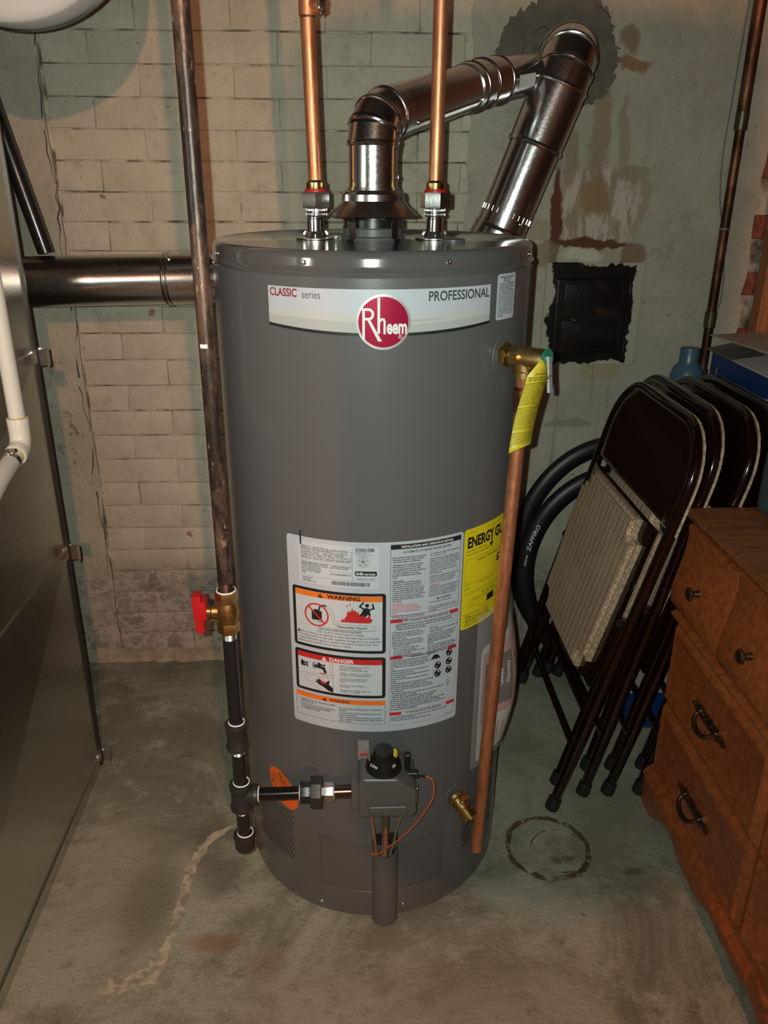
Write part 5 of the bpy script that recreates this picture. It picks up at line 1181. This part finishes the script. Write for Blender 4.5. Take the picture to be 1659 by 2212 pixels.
b = MB(); b.add([(X2, DY0, 0), (X2, DY1, 0), (X2, DY1, 1.43), (X2, DY0, 1.43)], [[3, 2, 1, 0]]); part(b, 'far_panel', M['galvduct'], D, 0)
b = MB(); b.add([(DX, DY0, 1.43), (DX, DY1, 1.43), (X2, DY1, 1.43), (X2, DY0, 1.43)], [[0, 1, 2, 3]]); part(b, 'top_panel', M['galvduct'], D, 0)
b = MB(); b.box((DX+.001, DY1+.002, .72), (.006, .007, 1.42)); part(b, 'corner_seam', simple('dark_seam', (.06, .06, .055), .4, .8), D, 0)
for z in zs[1:4]:
    b = MB(); b.box((DX+.002, (DY0+DY1)/2, z+.004), (.004, DY1-DY0, .022 if z > .1 else .010)); part(b, 'slip_joint', M['galvduct'], D, 0)
    b = MB(); b.prism([(0, -.016), (.026, -.012), (.026, .018), (0, .022)], .0016, Matrix.Translation((DX-.001, DY1+.006, z)) @ Matrix(((1, 0, 0, 0), (0, 0, 1, 0), (0, 1, 0, 0), (0, 0, 0, 1)))); b.box((DX+.0245, DY1-.001, z+.003), (.0016, .014, .032)); part(b, 'drive_cleat', M['galv'], D, 0)

# white drain plumbing beside the duct
PX, PY = -.600, -.018
PV = thing('drain_pipe', 'white plastic drain pipe with elbow and clamped hose beside the duct', 'pipe', (PX, PY, .86))
b = MB(); b.tube([(PX, PY, .905), (PX, PY, 1.62)], .0134, 24); part(b, 'white_pipe', M['pvc'], PV)
b = MB(); b.lathe([(.0134, .9150), (.0142, .9145), (.0140, .9125)], (PX, PY, 0), segs=24); part(b, 'glue_ring', M['glue'], PV)
b = MB(); hdv = Vector((.01, -.97, -.20)).normalized(); ec = Vector((PX, PY, .880))
b.lathe([(.0136, .9130), (.0172, .9130), (.0176, .912), (.0172, .888)], (PX, PY, 0), segs=28)
b.tube(smooth_path([ec+Vector((0, 0, .010)), ec+Vector((0, 0, -.006))+hdv*.003, ec+Vector((0, 0, -.014))+hdv*.012, ec+Vector((0, 0, -.0155))+hdv*.022], 5), .0172, 28); he = ec+Vector((0, 0, -.0155))+hdv*.022
b.lathe([(.0172, -.004), (.0180, 0), (.0182, .012), (.0178, .0130), (.0138, .0130)], he, tuple(hdv), 28); part(b, 'elbow', M['pvc'], PV)
b = MB(); b.lathe([(.0138, .0128), (.0152, .0131), (.0150, .0140), (.0136, .0145)], he, tuple(hdv), 28); part(b, 'glue_ring', M['glue'], PV)
b = MB(); b.tube([he, he+hdv*.040], .0132, 24); part(b, 'stub', M['pvc'], PV)
b = MB(); b.tube(smooth_path([he+hdv*.026, he+hdv*.09, he+hdv*.17+Vector((0, 0, -.010)), he+hdv*.26+Vector((0, 0, -.03))]), .0150, 24); part(b, 'hose', M['hose'], PV)
b = MB(); b.lathe([(.0153, .030), (.0162, .030), (.0162, .040), (.0153, .040)], he, tuple(hdv), 28); cl_ = part(b, 'hose_clamp', M['zinc'], PV)
b = MB(); q = he+hdv*.035+Vector((-.002, .002, .0185)); b.box(q, (.010, .014, .006), None, .0015); b.lathe([(.0035, 0), (.0035, .010), (0, .0105)], q+Vector((.004, 0, 0)), (1, -.2, .2), 6); part(b, 'clamp_screw', M['bright'], cl_)

# ------------------------------------------------------------------ white tank overhead
Rk = .20; TC = Vector((-.540, .06, 1.70)); prof = [(0, -.035)]+[(Rk*math.sin(PI/2*k/10), -.035*math.cos(PI/2*k/10)) for k in range(1, 11)]+[(Rk, .055)]+[(Rk*math.cos(PI/2*k/8), .055+.012*math.sin(PI/2*k/8)) for k in range(1, 9)]
TK = thing('overhead_tank', 'white round ended tank hanging near the ceiling above the duct', 'tank', (TC.x, TC.y, TC.z-Rk))
b = MB(); b.lathe(prof, TC, (0, 1, 0), 72); part(b, 'shell', M['tank'], TK)
b = MB(); b.lathe([(Rk-.002, .056), (Rk+.003, .057), (Rk+.003, .064), (Rk-.002, .066)], TC, (0, 1, 0), 72); part(b, 'dark_rim', M['blackplastic'], TK)  # black ring round the back edge of the shell
b = MB(); b.lathe([(.010, 0), (.010, .016), (.006, .018), (.006, .03), (0, .03)], TC+Vector((-.055, -.018, -.165)), (-.3, -1, -.2), 16); part(b, 'plug', M['bright'], TK)
b = MB(); b.box((TC.x, TC.y+.035, (TC.z+Rk+ZC)/2), (.03, .004, ZC-TC.z-Rk)); part(b, 'hanger_strap', M['galv'], TK, 0)

# ------------------------------------------------------------------ ceiling lamp behind the photographer
LPOS = Vector((.33, -2.9, 1.97))
LM = thing('ceiling_lamp', 'bare bulb in a white porcelain ceiling holder', 'lamp', (LPOS.x, LPOS.y, ZC))
b = MB(); b.lathe([(.055, ZC-.0005), (.055, ZC-.02), (.03, ZC-.045), (.026, ZC-.07), (.020, ZC-.072), (0, ZC-.072)], (LPOS.x, LPOS.y, 0), segs=32); part(b, 'holder', M['porcelain'], LM)
ld = bpy.data.lights.new('bulb_light', 'POINT'); lo = bpy.data.objects.new('bulb_light', ld); COL.objects.link(lo); lo.location = LPOS
ld.energy = LAMP_W; ld.color = (1.0, .39, .21); ld.shadow_soft_size = .022; unparented(lo, LM)

PB = thing('light_blocker_bag', 'added dark bag unseen behind the viewpoint, blocking the bulb from the right wall', 'light blocker', (.345, -1.64, 1.16))  # added out of view to keep bulb light off the right wall and chairs
b = MB(); b.lathe([(0, 1.16), (.17, 1.162), (.19, 1.175), (.193, 1.20), (.195, 1.5), (.193, 1.80), (.188, 1.825), (.17, 1.838), (0, 1.84)], (.345, -1.64, 0), segs=40); part(b, 'bag', simple('dark_leather', (.05, .03, .022), .5), PB)
for k in range(3): a = 2*PI*k/3; b = MB(); b.tube([(.345+.16*math.cos(a), -1.64+.16*math.sin(a), 1.835), (.345, -1.64, ZC-.02)], .004, 8); part(b, 'chain', M['zinc'], PB)
b = MB(); b.lathe([(.012, ZC-.03), (.012, ZC-.0005), (0, ZC-.0005)], (.345, -1.64, 0), segs=12); part(b, 'ceiling_hook', M['zinc'], PB)

# ------------------------------------------------------------------ soot door in the chimney plaster
CD = thing('soot_door', 'black cast iron soot door with chipped paint set in the stained plaster', 'soot door', (.56, WY, .85))
b = MB(); b.box((.564, WY-.006, .975), (.243, .010, .250), None, .0015)
frame_ = part(b, 'frame', M['door'], CD)
b = MB(); b.box((.557, WY-.016, .972), (.180, .018, .182), None, .006, 3); dr_ = part(b, 'door_leaf', M['door'], CD, 50)
b = MB(); b.box((.557, WY-.0265, 1.012), (.138, .006, .078), None, .0028, 2); b.box((.557, WY-.0265, .930), (.138, .006, .066), None, .0028, 2); 
o = part(b, 'raised_panel', M['door'], dr_, 50)
b = MB(); rr = random.Random(6)
for k in range(9): b.box((.500+k*.0145, WY-.0265, .9715+rr.uniform(-.001, .001)), (.003+rr.uniform(0, .004), .003, .009))
o = part(b, 'worn_casting', M['door'], dr_, 0); o['kind'] = 'stuff'
b = MB(); b.box((.511, WY-.028, .968), (.026, .008, .012), None, .002); b.lathe([(.004, 0), (.004, .012), (.006, .013), (0, .018)], (.515, WY-.03, .966), (0, -1, 0), 12); part(b, 'latch', M['iron'], dr_)
for z in (.90, 1.04): b = MB(); b.tube([(.651, WY-.020, z-.012), (.651, WY-.020, z+.012)], .0055, 12); part(b, 'hinge', M['iron'], CD)

# ------------------------------------------------------------------ old pipe on the right with its wire
WP = thing('wall_pipe', 'old brown copper pipe with couplings running down the plaster', 'pipe', (.862, .652, .78))
wx = lambda z: .862
for za, zb, r in ((1.428, ZC-.001, .0140), (1.18, 1.40, .0112), (.975, 1.18, .0112), (.78, .955, .0112)): b = MB(); b.tube([(wx(za), .652, za), (wx(zb), .652, zb)], r, 20); part(b, 'tube', M['oldcopper'], WP)
for za, zb, r in ((1.392, 1.432, .0150), (.945, .985, .0145), (1.176, 1.182, .0126), (.80, .84, .0145)): b = MB(); b.lathe([(r*.85, za), (r, za+.001), (r, zb-.001), (r*.85, zb)], (.862, .652, 0), segs=20); part(b, 'coupling', simple('verdigris', (.10, .085, .055), .4, .7) if r > .014 else M['wire'], WP)
b = MB(); b.tube(smooth_path([(.842, .660, ZC-.002), (.845, .66, 1.75), (.838, .66, 1.55), (.836, .660, 1.44), (.834, .660, 1.34), (.845, .662, 1.24), (.864, .667, 1.18), (.874, .660, 1.12), (.884, .662, 1.06), (.883, .660, 1.0), (.872, .658, .975), (.860, .667, .945)], 6), .0016, 6)
tag(b.build('bell_wire', M['wire']), 'thin grey wire wandering along the old copper pipe', 'wire')

# ------------------------------------------------------------------ folding chairs
CWd, CHt = .47, .885
def chair_mesh():
    """local x = width, y = along the frame upwards, z = towards the visible face"""
    parts = {}
    rt_ = .0112
    b = MB(); rc = .115
    pts = [(0.0, .012, 0), (0, .25, 0), (0, .55, 0)]
    pts += [(0, CHt-rc, 0)] + [(rc-rc*math.cos(t), CHt-rc+rc*math.sin(t), 0) for t in [PI/2*k/8 for k in range(1, 9)]]
    pts += [(CWd-rc+rc*math.sin(t), CHt-rc+rc*math.cos(t), 0) for t in [PI/2*k/8 for k in range(0, 9)]] + [(CWd, .55, 0), (CWd, .25, 0), (CWd, .012, 0)]
    b.tube(pts, rt_, 14); parts['front_frame'] = b.mesh('front_frame', M['chair'])
    # back panel: dished sheet inside the hoop
    def hoop(n, ins, y0, z):
        r = rc-ins; out = [(ins, y0, z)]+[(ins, CHt-rc, z)]+[(rc-r*math.cos(t), CHt-rc+r*math.sin(t), z) for t in [PI/2*k/6 for k in range(1, 7)]]
        out += [(CWd-rc+r*math.sin(t), CHt-rc+r*math.cos(t), z) for t in [PI/2*k/6 for k in range(0, 7)]]+[(CWd-ins, y0, z)]; return out
    b = MB(); l1, l2, l3 = hoop(0, .004, .690, .004), hoop(0, .030, .694, .0075), hoop(0, .050, .702, .003); n = len(l1)
    b.add(l1+l2+l3, [[i, (i+1) % n, n+(i+1) % n, n+i] for i in range(n)]+[[n+i, n+(i+1) % n, 2*n+(i+1) % n, 2*n+i] for i in range(n)]+[[2*n+i for i in range(n)]])
    parts['back_panel'] = b.mesh('back_panel', M['chair'], 50)
    b = MB(); a1, a2, a3 = hoop(0, -.004, .682, -.006), hoop(0, -.009, .680, -.013), hoop(0, .006, .690, -.021)
    b.add(a1+a2+a3, [[i, (i+1) % n, n+(i+1) % n, n+i] for i in range(n)]+[[n+i, n+(i+1) % n, 2*n+(i+1) % n, 2*n+i] for i in range(n)]+[[2*n+i for i in range(n)], list(range(n))])
    parts['back_cushion'] = b.mesh('back_cushion', M['cushedge'], 60)
    b = MB()
    for x in (.036, CWd-.036): pass
    legs = []
    for k, x in enumerate((.038, CWd-.038)):
        b = MB(); b.tube([(x, .052, -.006), (x, .30, -.005), (x, .470, -.003)], .0108, 14); legs.append(b.mesh('rear_leg', M['chair']))
    parts['rear_leg'] = legs
    parts['foot_cap'] = []
    for x, y, z in ((0, .0, 0), (CWd, .0, 0), (.038, .040, -.006), (CWd-.038, .040, -.006)):
        b = MB(); b.lathe([(0, .0), (.0125, .0005), (.0150, .003), (.0152, .010), (.0142, .030), (.0112, .032)], (x, y, z), (0, 1, 0), 16); parts['foot_cap'].append(b.mesh('foot_cap', M['rubber']))
    parts['stretcher'] = []
    for y, z, x0, x1 in ((.155, -.002, 0, CWd), (.235, -.006, .038, CWd-.038)): b = MB(); b.tube([(x0, y, z), (x1, y, z)], .0075, 10); parts['stretcher'].append(b.mesh('stretcher', M['chair']))
    b = MB(); b.box((CWd/2, .487, .010), (.404, .372, .010), None, .004, 2); parts['seat_pan'] = b.mesh('seat_pan', M['chair'])
    bm = bmesh.new(); bmesh.ops.create_cube(bm, size=1)
    for v in bm.verts:
        top = v.co.y > 0; v.co = Vector((v.co.x*(.372 if top else .340), v.co.y*.365, v.co.z*.022))
    ve = [e for e in bm.edges if abs(e.verts[0].co.z-e.verts[1].co.z) > .008]; bmesh.ops.bevel(bm, geom=ve, offset=.04, segments=5, affect='EDGES')
    te = [e for e in bm.edges if all(v.co.z > .008 for v in e.verts)]; bmesh.ops.bevel(bm, geom=te, offset=.009, segments=3, affect='EDGES')
    b = MB(); b.bm(bm); me = b.mesh('seat_cushion', [M['fabric'], M['cushedge']], 50); parts['seat_cushion'] = me
    for p_ in me.polygons:
        if abs(p_.normal.z) < .6: p_.material_index = 1
    b = MB()
    for x in (.012, CWd-.012): b.lathe([(.010, 0), (.010, .003), (.006, .007), (0, .008)], (x, .470, .012), (0, 0, 1), 14)
    parts['pivot_bolt'] = b.mesh('pivot_bolt', M['iron'])
    return parts
CP = chair_mesh()
def place_chair(x, y, lean, label, twist=0):
    b_ = rad(lean); w = Vector((math.sin(rad(twist)), math.cos(rad(twist)), 0)); n = Vector((w.y, -w.x, 0)); U = Vector((0, 0, 1))*math.cos(b_)+n*math.sin(b_); Z = w.cross(U)*-1
    Mx = Matrix((w, U, Z)).transposed().to_4x4(); Mx.translation = Vector((x, y, .0125*math.sin(b_)+.001))
    T = thing('folding_chair', label, 'chair'); T.matrix_world = Mx
    T['group'] = 'folding chairs leaning in a row'
    for nm, me in CP.items():
        for q in (me if isinstance(me, list) else [me]): link(nm, q, T, Matrix.Translation((CWd/2, .487, .025)) if nm == 'seat_cushion' else None)
    return T
place_chair(.393, .018, 14.5, 'folded brown steel chair with its striped padded seat fully showing, beside the heater')
place_chair(.474, .062, 12.6, 'folded brown steel chair directly behind the one with the striped seat showing')
place_chair(.530, .062, 13.6, 'folded brown steel chair third in the row counted from the heater')
place_chair(.602, .062, 12.4, 'folded brown steel chair last in the row, against the white carton')

# ------------------------------------------------------------------ bicycle tyres
def tyre(cx, y, cz, a, bz, r, label, lean):
    T = thing('bicycle_tyre', label, 'tyre', (cx, y, 0), 'bicycle tyres leaning behind the chairs')
    b = MB(); n = 96; sg = 14; vs = []; fs = []
    for i in range(n):
        t = 2*PI*i/n; c = Vector((a*math.cos(t), 0, bz*math.sin(t))); nrm = Vector((math.cos(t), 0, math.sin(t)))
        for k in range(sg):
            q = 2*PI*k/sg; p_ = c+nrm*(r*math.cos(q))+Vector((0, 1, 0))*(r*.66*math.sin(q))
            p_.y += lean*(p_.z+bz); vs.append(Vector((cx, y, cz))+p_)
    for i in range(n):
        for k in range(sg): fs.append([i*sg+k, i*sg+(k+1) % sg, ((i+1) % n)*sg+(k+1) % sg, ((i+1) % n)*sg+k])
    b.add(vs, fs); return part(b, 'casing', M['tyre'], T, 60), T
tyre(.668, .607, .334, .253, .308, .025, 'larger black bicycle tyre leaning on the wall behind the printed one', .06)
ty, T2 = tyre(.670, .5725, .300, .240, .274, .0255, 'black bicycle tyre with white lettering standing behind the chairs', .06)
def tyre_text(body, ang0, sz):
    bm = text_bm(body, sz, .02, 2, 1.25, 'CENTER', 1, .15); mb = MB()
    for v in bm.verts:
        t = rad(ang0)-v.co.x/.272; rr_ = v.co.y-sz*.35
        c = Vector((.240*math.cos(t), 0, .274*math.sin(t))); nrm = Vector((math.cos(t), 0, math.sin(t)))
        p_ = c+nrm*(rr_+.006); p_.y = -.0173+.06*(p_.z+.274); v.co = Vector((.670, .5725, .300))+p_
    mb.bm(bm); return mb
part(tyre_text('ZAFFIRO', 158, .0155), 'lettering', M['inkw'], ty, 0); part(tyre_text('vittoria', 172, .0085), 'lettering', M['inkw'], ty, 0)

# ------------------------------------------------------------------ cartons, jug, plastic case
b = MB()
KC = thing('kraft_carton', 'plain brown carton standing behind the folded chairs', 'carton', (1.0, .32, 0))
b.box((1.015, .325, .28), (.37, .38, .559), None, .002); part(b, 'box', M['kraft'], KC)
WC = thing('white_carton', 'white carton with a blue stripe and open flaps behind the chairs', 'carton', (1.0, .32, .56))
b = MB(); b.box((1.012, .32, .738), (.38, .40, .355), None, .0015); wc = part(b, 'box', M['carton'], WC)
b = MB(); b.add([(.8212, .52, .915), (.8212, .125, .915), (.8212, .135, .905), (.8212, .24, .868), (.8212, .52, .845)], [[0, 1, 2, 3, 4]]); part(b, 'blue_stripe', M['blue'], wc, 0)
b = MB(); b.poly = None
bm = text_bm('J', .020, .02, 2); mb = MB()
for v in bm.verts: v.co = Vector((.8208, .485-v.co.x, .868+v.co.y))
mb.bm(bm); part(mb, 'white_letter', M['inkw'], wc, 0)
def flap(pts, m, name='flap'): b = MB(); n = Vector((0, 0, .003)); V_ = [Vector(p) for p in pts]; b.add(V_+[p+n for p in V_], [[3, 2, 1, 0], [4, 5, 6, 7], [0, 1, 5, 4], [1, 2, 6, 5], [2, 3, 7, 6], [3, 0, 4, 7]]); part(b, name, m, WC, 0)
flap([(.81, .52, .916), (.81, .13, .916), (1.0, .16, .950), (1.0, .50, .950)], M['carton']); flap([(.80, .50, .952), (.84, .16, .958), (1.10, .10, .985), (1.08, .50, .965)], simple('tan_card', (.46, .33, .26), .8))
flap([(.803, .515, .918), (.803, .38, .918), (.87, .36, .932), (.87, .515, .932)], simple('grey_tape', (.12, .115, .10), .5), 'tape_patch')
SB = thing('wall_shelf', 'small wooden bracket shelf under the blue jug', 'shelf', (.80, .62, .74)); b = MB(); b.box((.800, .621, .770), (.09, .10, .018), None, .002); part(b, 'board', M['post'], SB)
b = MB(); b.box((.800, .660, .730), (.02, .020, .062)); part(b, 'bracket', M['post'], SB, 0)
b = MB(); b.lathe([(0, .780), (.036, .781), (.040, .786), (.040, .835), (.036, .850), (.026, .864), (.023, .869), (.024, .895), (.023, .902), (0, .903)], (.806, .612, 0), segs=32)
tag(b.build('plastic_jug', M['bluejug']), 'translucent blue plastic jug standing by the old copper pipe', 'jug')
FB = thing('floor_box', 'low blue and white box with white lettering on the floor behind the dresser', 'carton', (.72, .33, 0))
b = MB(); b.box((.725, .37, .053), (.16, .15, .106), None, .001); fb = part(b, 'box', M['blue'], FB)
b = MB(); b.box((.725, .37, .1085), (.16, .15, .004)); part(b, 'lid', M['carton'], FB, 0)
bm = text_bm('d.', .05, .02, 2); mb = MB()
for v in bm.verts: v.co = Vector((.655+v.co.x, .2942, .050+v.co.y))
mb.bm(bm); part(mb, 'white_letter', M['inkw'], fb, 0)

# ------------------------------------------------------------------ dresser
DF, DE, DN, DTz = .606, .041, -.81, .708
DR = thing('dresser', 'low reddish brown wooden dresser with carved drawer pulls and bowed top drawers', 'dresser', (.85, -.37, 0))
Lc = DE-DN
b = MB(); b.box((DF+.022+.205, (DE+DN)/2, .39), (.41, Lc-.006, .595)); part(b, 'carcass', M['wood'], DR, 0)
# top with moulded edge
b = MB(); prof = [(DF+.014, .683), (DF+.004, .686), (DF-.002, .693), (DF-.004, .700), (DF-.001, .706), (DF+.004, DTz), (DF+.445, DTz), (DF+.445, .683)]
def along_y(mb, prof, y0, y1, chop=0):
    n = len(prof); vs = [(x, y0, z) for x, z in prof]+[(x, y1, z) for x, z in prof]
    mb.add(vs, [list(range(n)), [n+i for i in range(n)][::-1]]+[[i, (i+1) % n, n+(i+1) % n, n+i] for i in range(n)])
along_y(b, prof, DN-.008, DE+.004); part(b, 'top_board', M['woodtop'], DR, 40)
def knob_at(y, z, x, parent):
    b = MB(); b.lathe([(.0075, 0), (.0065, .004), (.0055, .010), (.0085, .014), (.0125, .0165), (.0128, .0190), (.0105, .0215), (.004, .0225), (0, .022)], (x, y, z), (-1, 0, 0), 20); part(b, 'knob', M['bronze'], parent)
def pull_at(y, z, x, parent):
    out = []; Lh = .066; n = 40
    for k in range(n+1):
        t = -1+2*k/n; h = .0045+.0095*(1-abs(t))**.8+.0035*math.sin(t*13)**2*(1 if abs(t) < .95 else .2)+.006*math.exp(-((abs(t)-.55)/.12)**2); out.append((t*Lh, h*.85))
    for k in range(n, -1, -1):
        t = -1+2*k/n; h = .0035+.007*(1-abs(t))**.8+.003*math.cos(t*11)**2+.004*math.exp(-((abs(t)-.5)/.12)**2); out.append((t*Lh, -h*.8))
    b = MB(); b.prism(out, .0035, Matrix.Translation((x, y, z)) @ Matrix(((0, 0, -1, 0), (1, 0, 0, 0), (0, 1, 0, 0), (0, 0, 0, 1))))
    rr_ = random.Random(3)
    for k in range(11): t = -.9+1.8*k/10; b.lathe([(.0045, 0), (.004, .004), (0, .0055)], (x-.003, y+t*Lh, z+.002+.003*math.sin(k*2.1)), (-1, 0, 0), 8)
    pl = part(b, 'pull_plate', M['bronze'], parent)
    b = MB(); pts = [(x-.006-.016*math.sin(PI*k/12)**.7, y-.034*math.cos(PI*k/12), z+.004-.020*math.sin(PI*k/12)) for k in range(13)]; b.tube(pts, [.0030+.0022*math.sin(PI*k/12) for k in range(13)], 10)
    for s_ in (-1, 1): b.lathe([(.0065, 0), (.0055, .006), (0, .009)], (x-.003, y+s_*.034, z+.004), (-1, 0, 0), 12)
    part(b, 'bail', M['bronze'], pl)
# four bowed drawers
ogee = [(.020, .500), (-.002, .503), (-.010, .512), (-.0135, .527), (-.0120, .550), (-.0060, .580), (.0005, .610), (.0045, .640), (.0050, .662), (.0030, .672), (.0035, .678), (.020, .680)]
w4 = (Lc-.016)/4
for k in range(4):
    y1 = DE-.004-k*w4; y0 = y1-w4+.001
    b = MB()
    pin = [(x+.003*(1 if i not in (0, len(ogee)-1) else 0), z) for i, (x, z) in enumerate(ogee)]
    rows = [(y0, pin), (y0+.012, ogee), (y1-.012, ogee), (y1, pin)] if k else [(y0, pin), (y0+.012, ogee), (y1, ogee)]
    n = len(ogee); vs = []
    for y, pf in rows: vs += [(DF+x, y, z) for x, z in pf]
    fs = [[i, i+1, n*(r+1)+i+1-n*r+0, 0] for i in ()for r in ()]
    for r in range(len(rows)-1):
        for i in range(n-1): fs.append([r*n+i, r*n+i+1, (r+1)*n+i+1, (r+1)*n+i])
    fs += [list(range(n)), [(len(rows)-1)*n+i for i in range(n)]]
    b.add(vs, fs); d_ = part(b, 'top_drawer', M['wood'], DR, 40); knob_at((y0+y1)/2, .582, DF-.006, d_)
# moulding between the tiers
b = MB(); along_y(b, [(DF+.03, .470), (DF+.010, .472), (DF-.002, .478), (DF-.004, .484), (DF+.004, .488), (DF+.012, .490), (DF+.03, .490)], DN, DE); part(b, 'waist_moulding', M['wood'], DR, 40)
# two columns of two big drawers
w2 = (Lc-.030)/2
for c in range(2):
    for za, zb, zp in ((.283, .466, .372), (.103, .271, .176)):
        y1 = DE-.010-c*(w2+.010); y0 = y1-w2
        bm = bmesh.new(); x0 = DF+.020; f_ = [(DF+.012, 0), (DF+.002, .010), (DF+.000, .016), (DF+.004, .030)]; vs = []
        rings = [(x0, 0)]+f_; n = 4
        for x, ins in rings: vs += [bm.verts.new(p) for p in ((x, y0+ins, za+ins), (x, y1-ins, za+ins), (x, y1-ins, zb-ins), (x, y0+ins, zb-ins))]
        for r in range(len(rings)-1):
            for i in range(4): bm.faces.new((vs[r*4+i], vs[r*4+(i+1) % 4], vs[r*4+4+(i+1) % 4], vs[r*4+4+i]))
        bm.faces.new(vs[-4:]); b = MB(); b.bm(bm); d_ = part(b, 'drawer', M['wood'], DR, 20); pull_at((y0+y1)/2, zp, DF+.0035, d_)
# base moulding and scalloped skirt
b = MB(); along_y(b, [(DF+.03, .070), (DF-.004, .072), (DF-.008, .078), (DF-.002, .088), (DF+.006, .094), (DF+.012, .099), (DF+.03, .100)], DN-.004, DE+.004); part(b, 'base_moulding', M['wood'], DR, 40)
n = 90; lowz = []
for k in range(n+1):
    y = DE+.003+(DN-.003-DE-.003)*k/n; d = min(DE+.003-y, y-(DN-.003))
    if d < .045: z = 0.0005
    elif d < .11: z = .0005+.040*((d-.045)/.065)**1.4
    else: q = (d-.11)/(.40-.11); z = .0405+.010*math.sin(q*PI*3)**2-.022*max(0, math.sin(q*PI*1.0))**6
    lowz.append((y, max(.0005, z)))
b = MB(); vs = []; fs = []
for y, z in lowz: vs += [(DF-.002, y, z), (DF-.002, y, .072), (DF+.016, y, z), (DF+.016, y, .072)]
for k in range(n): a = 4*k; c = a+4; fs += [[a, c, c+1, a+1], [a+2, a+3, c+3, c+2], [a, a+2, c+2, c]]
fs += [[0, 1, 3, 2], [4*n, 4*n+2, 4*n+3, 4*n+1]]; b.add(vs, fs); part(b, 'skirt', M['wood'], DR, 30)
for yy in (DE-.012, DN+.012):
    b = MB(); prs = [(DF, .0005), (DF+.05, .0005), (DF+.09, .038), (DF+.33, .038), (DF+.38, .0005), (DF+.43, .0005), (DF+.43, .09), (DF, .09)]
    b.prism(prs, .018, Matrix.Translation((0, yy-.009, 0)) @ XZ(0)); part(b, 'end_skirt', M['wood'], DR, 0)
# plastic case on the dresser
PC = thing('plastic_case', 'slate grey rounded plastic case standing on the dresser top', 'case', (.80, -.06, DTz))
b = MB(); b.box((.795, -.045, DTz+.066), (.115, .17, .130), Matrix.Rotation(rad(12), 3, 'Z'), .022, 4); pc = part(b, 'shell', M['case'], PC, 50)
b = MB(); b.box((.7335, -.065, DTz+.045), (.004, .07, .020), Matrix.Rotation(rad(12), 3, 'Z')); part(b, 'paper_sticker', M['carton'], pc, 0)
b = MB(); b.tube(smooth_path([(.79, -.10, DTz+.128), (.79, -.09, DTz+.150), (.80, -.01, DTz+.150), (.80, .0, DTz+.128)]), .007, 10); part(b, 'handle', M['case'], PC)
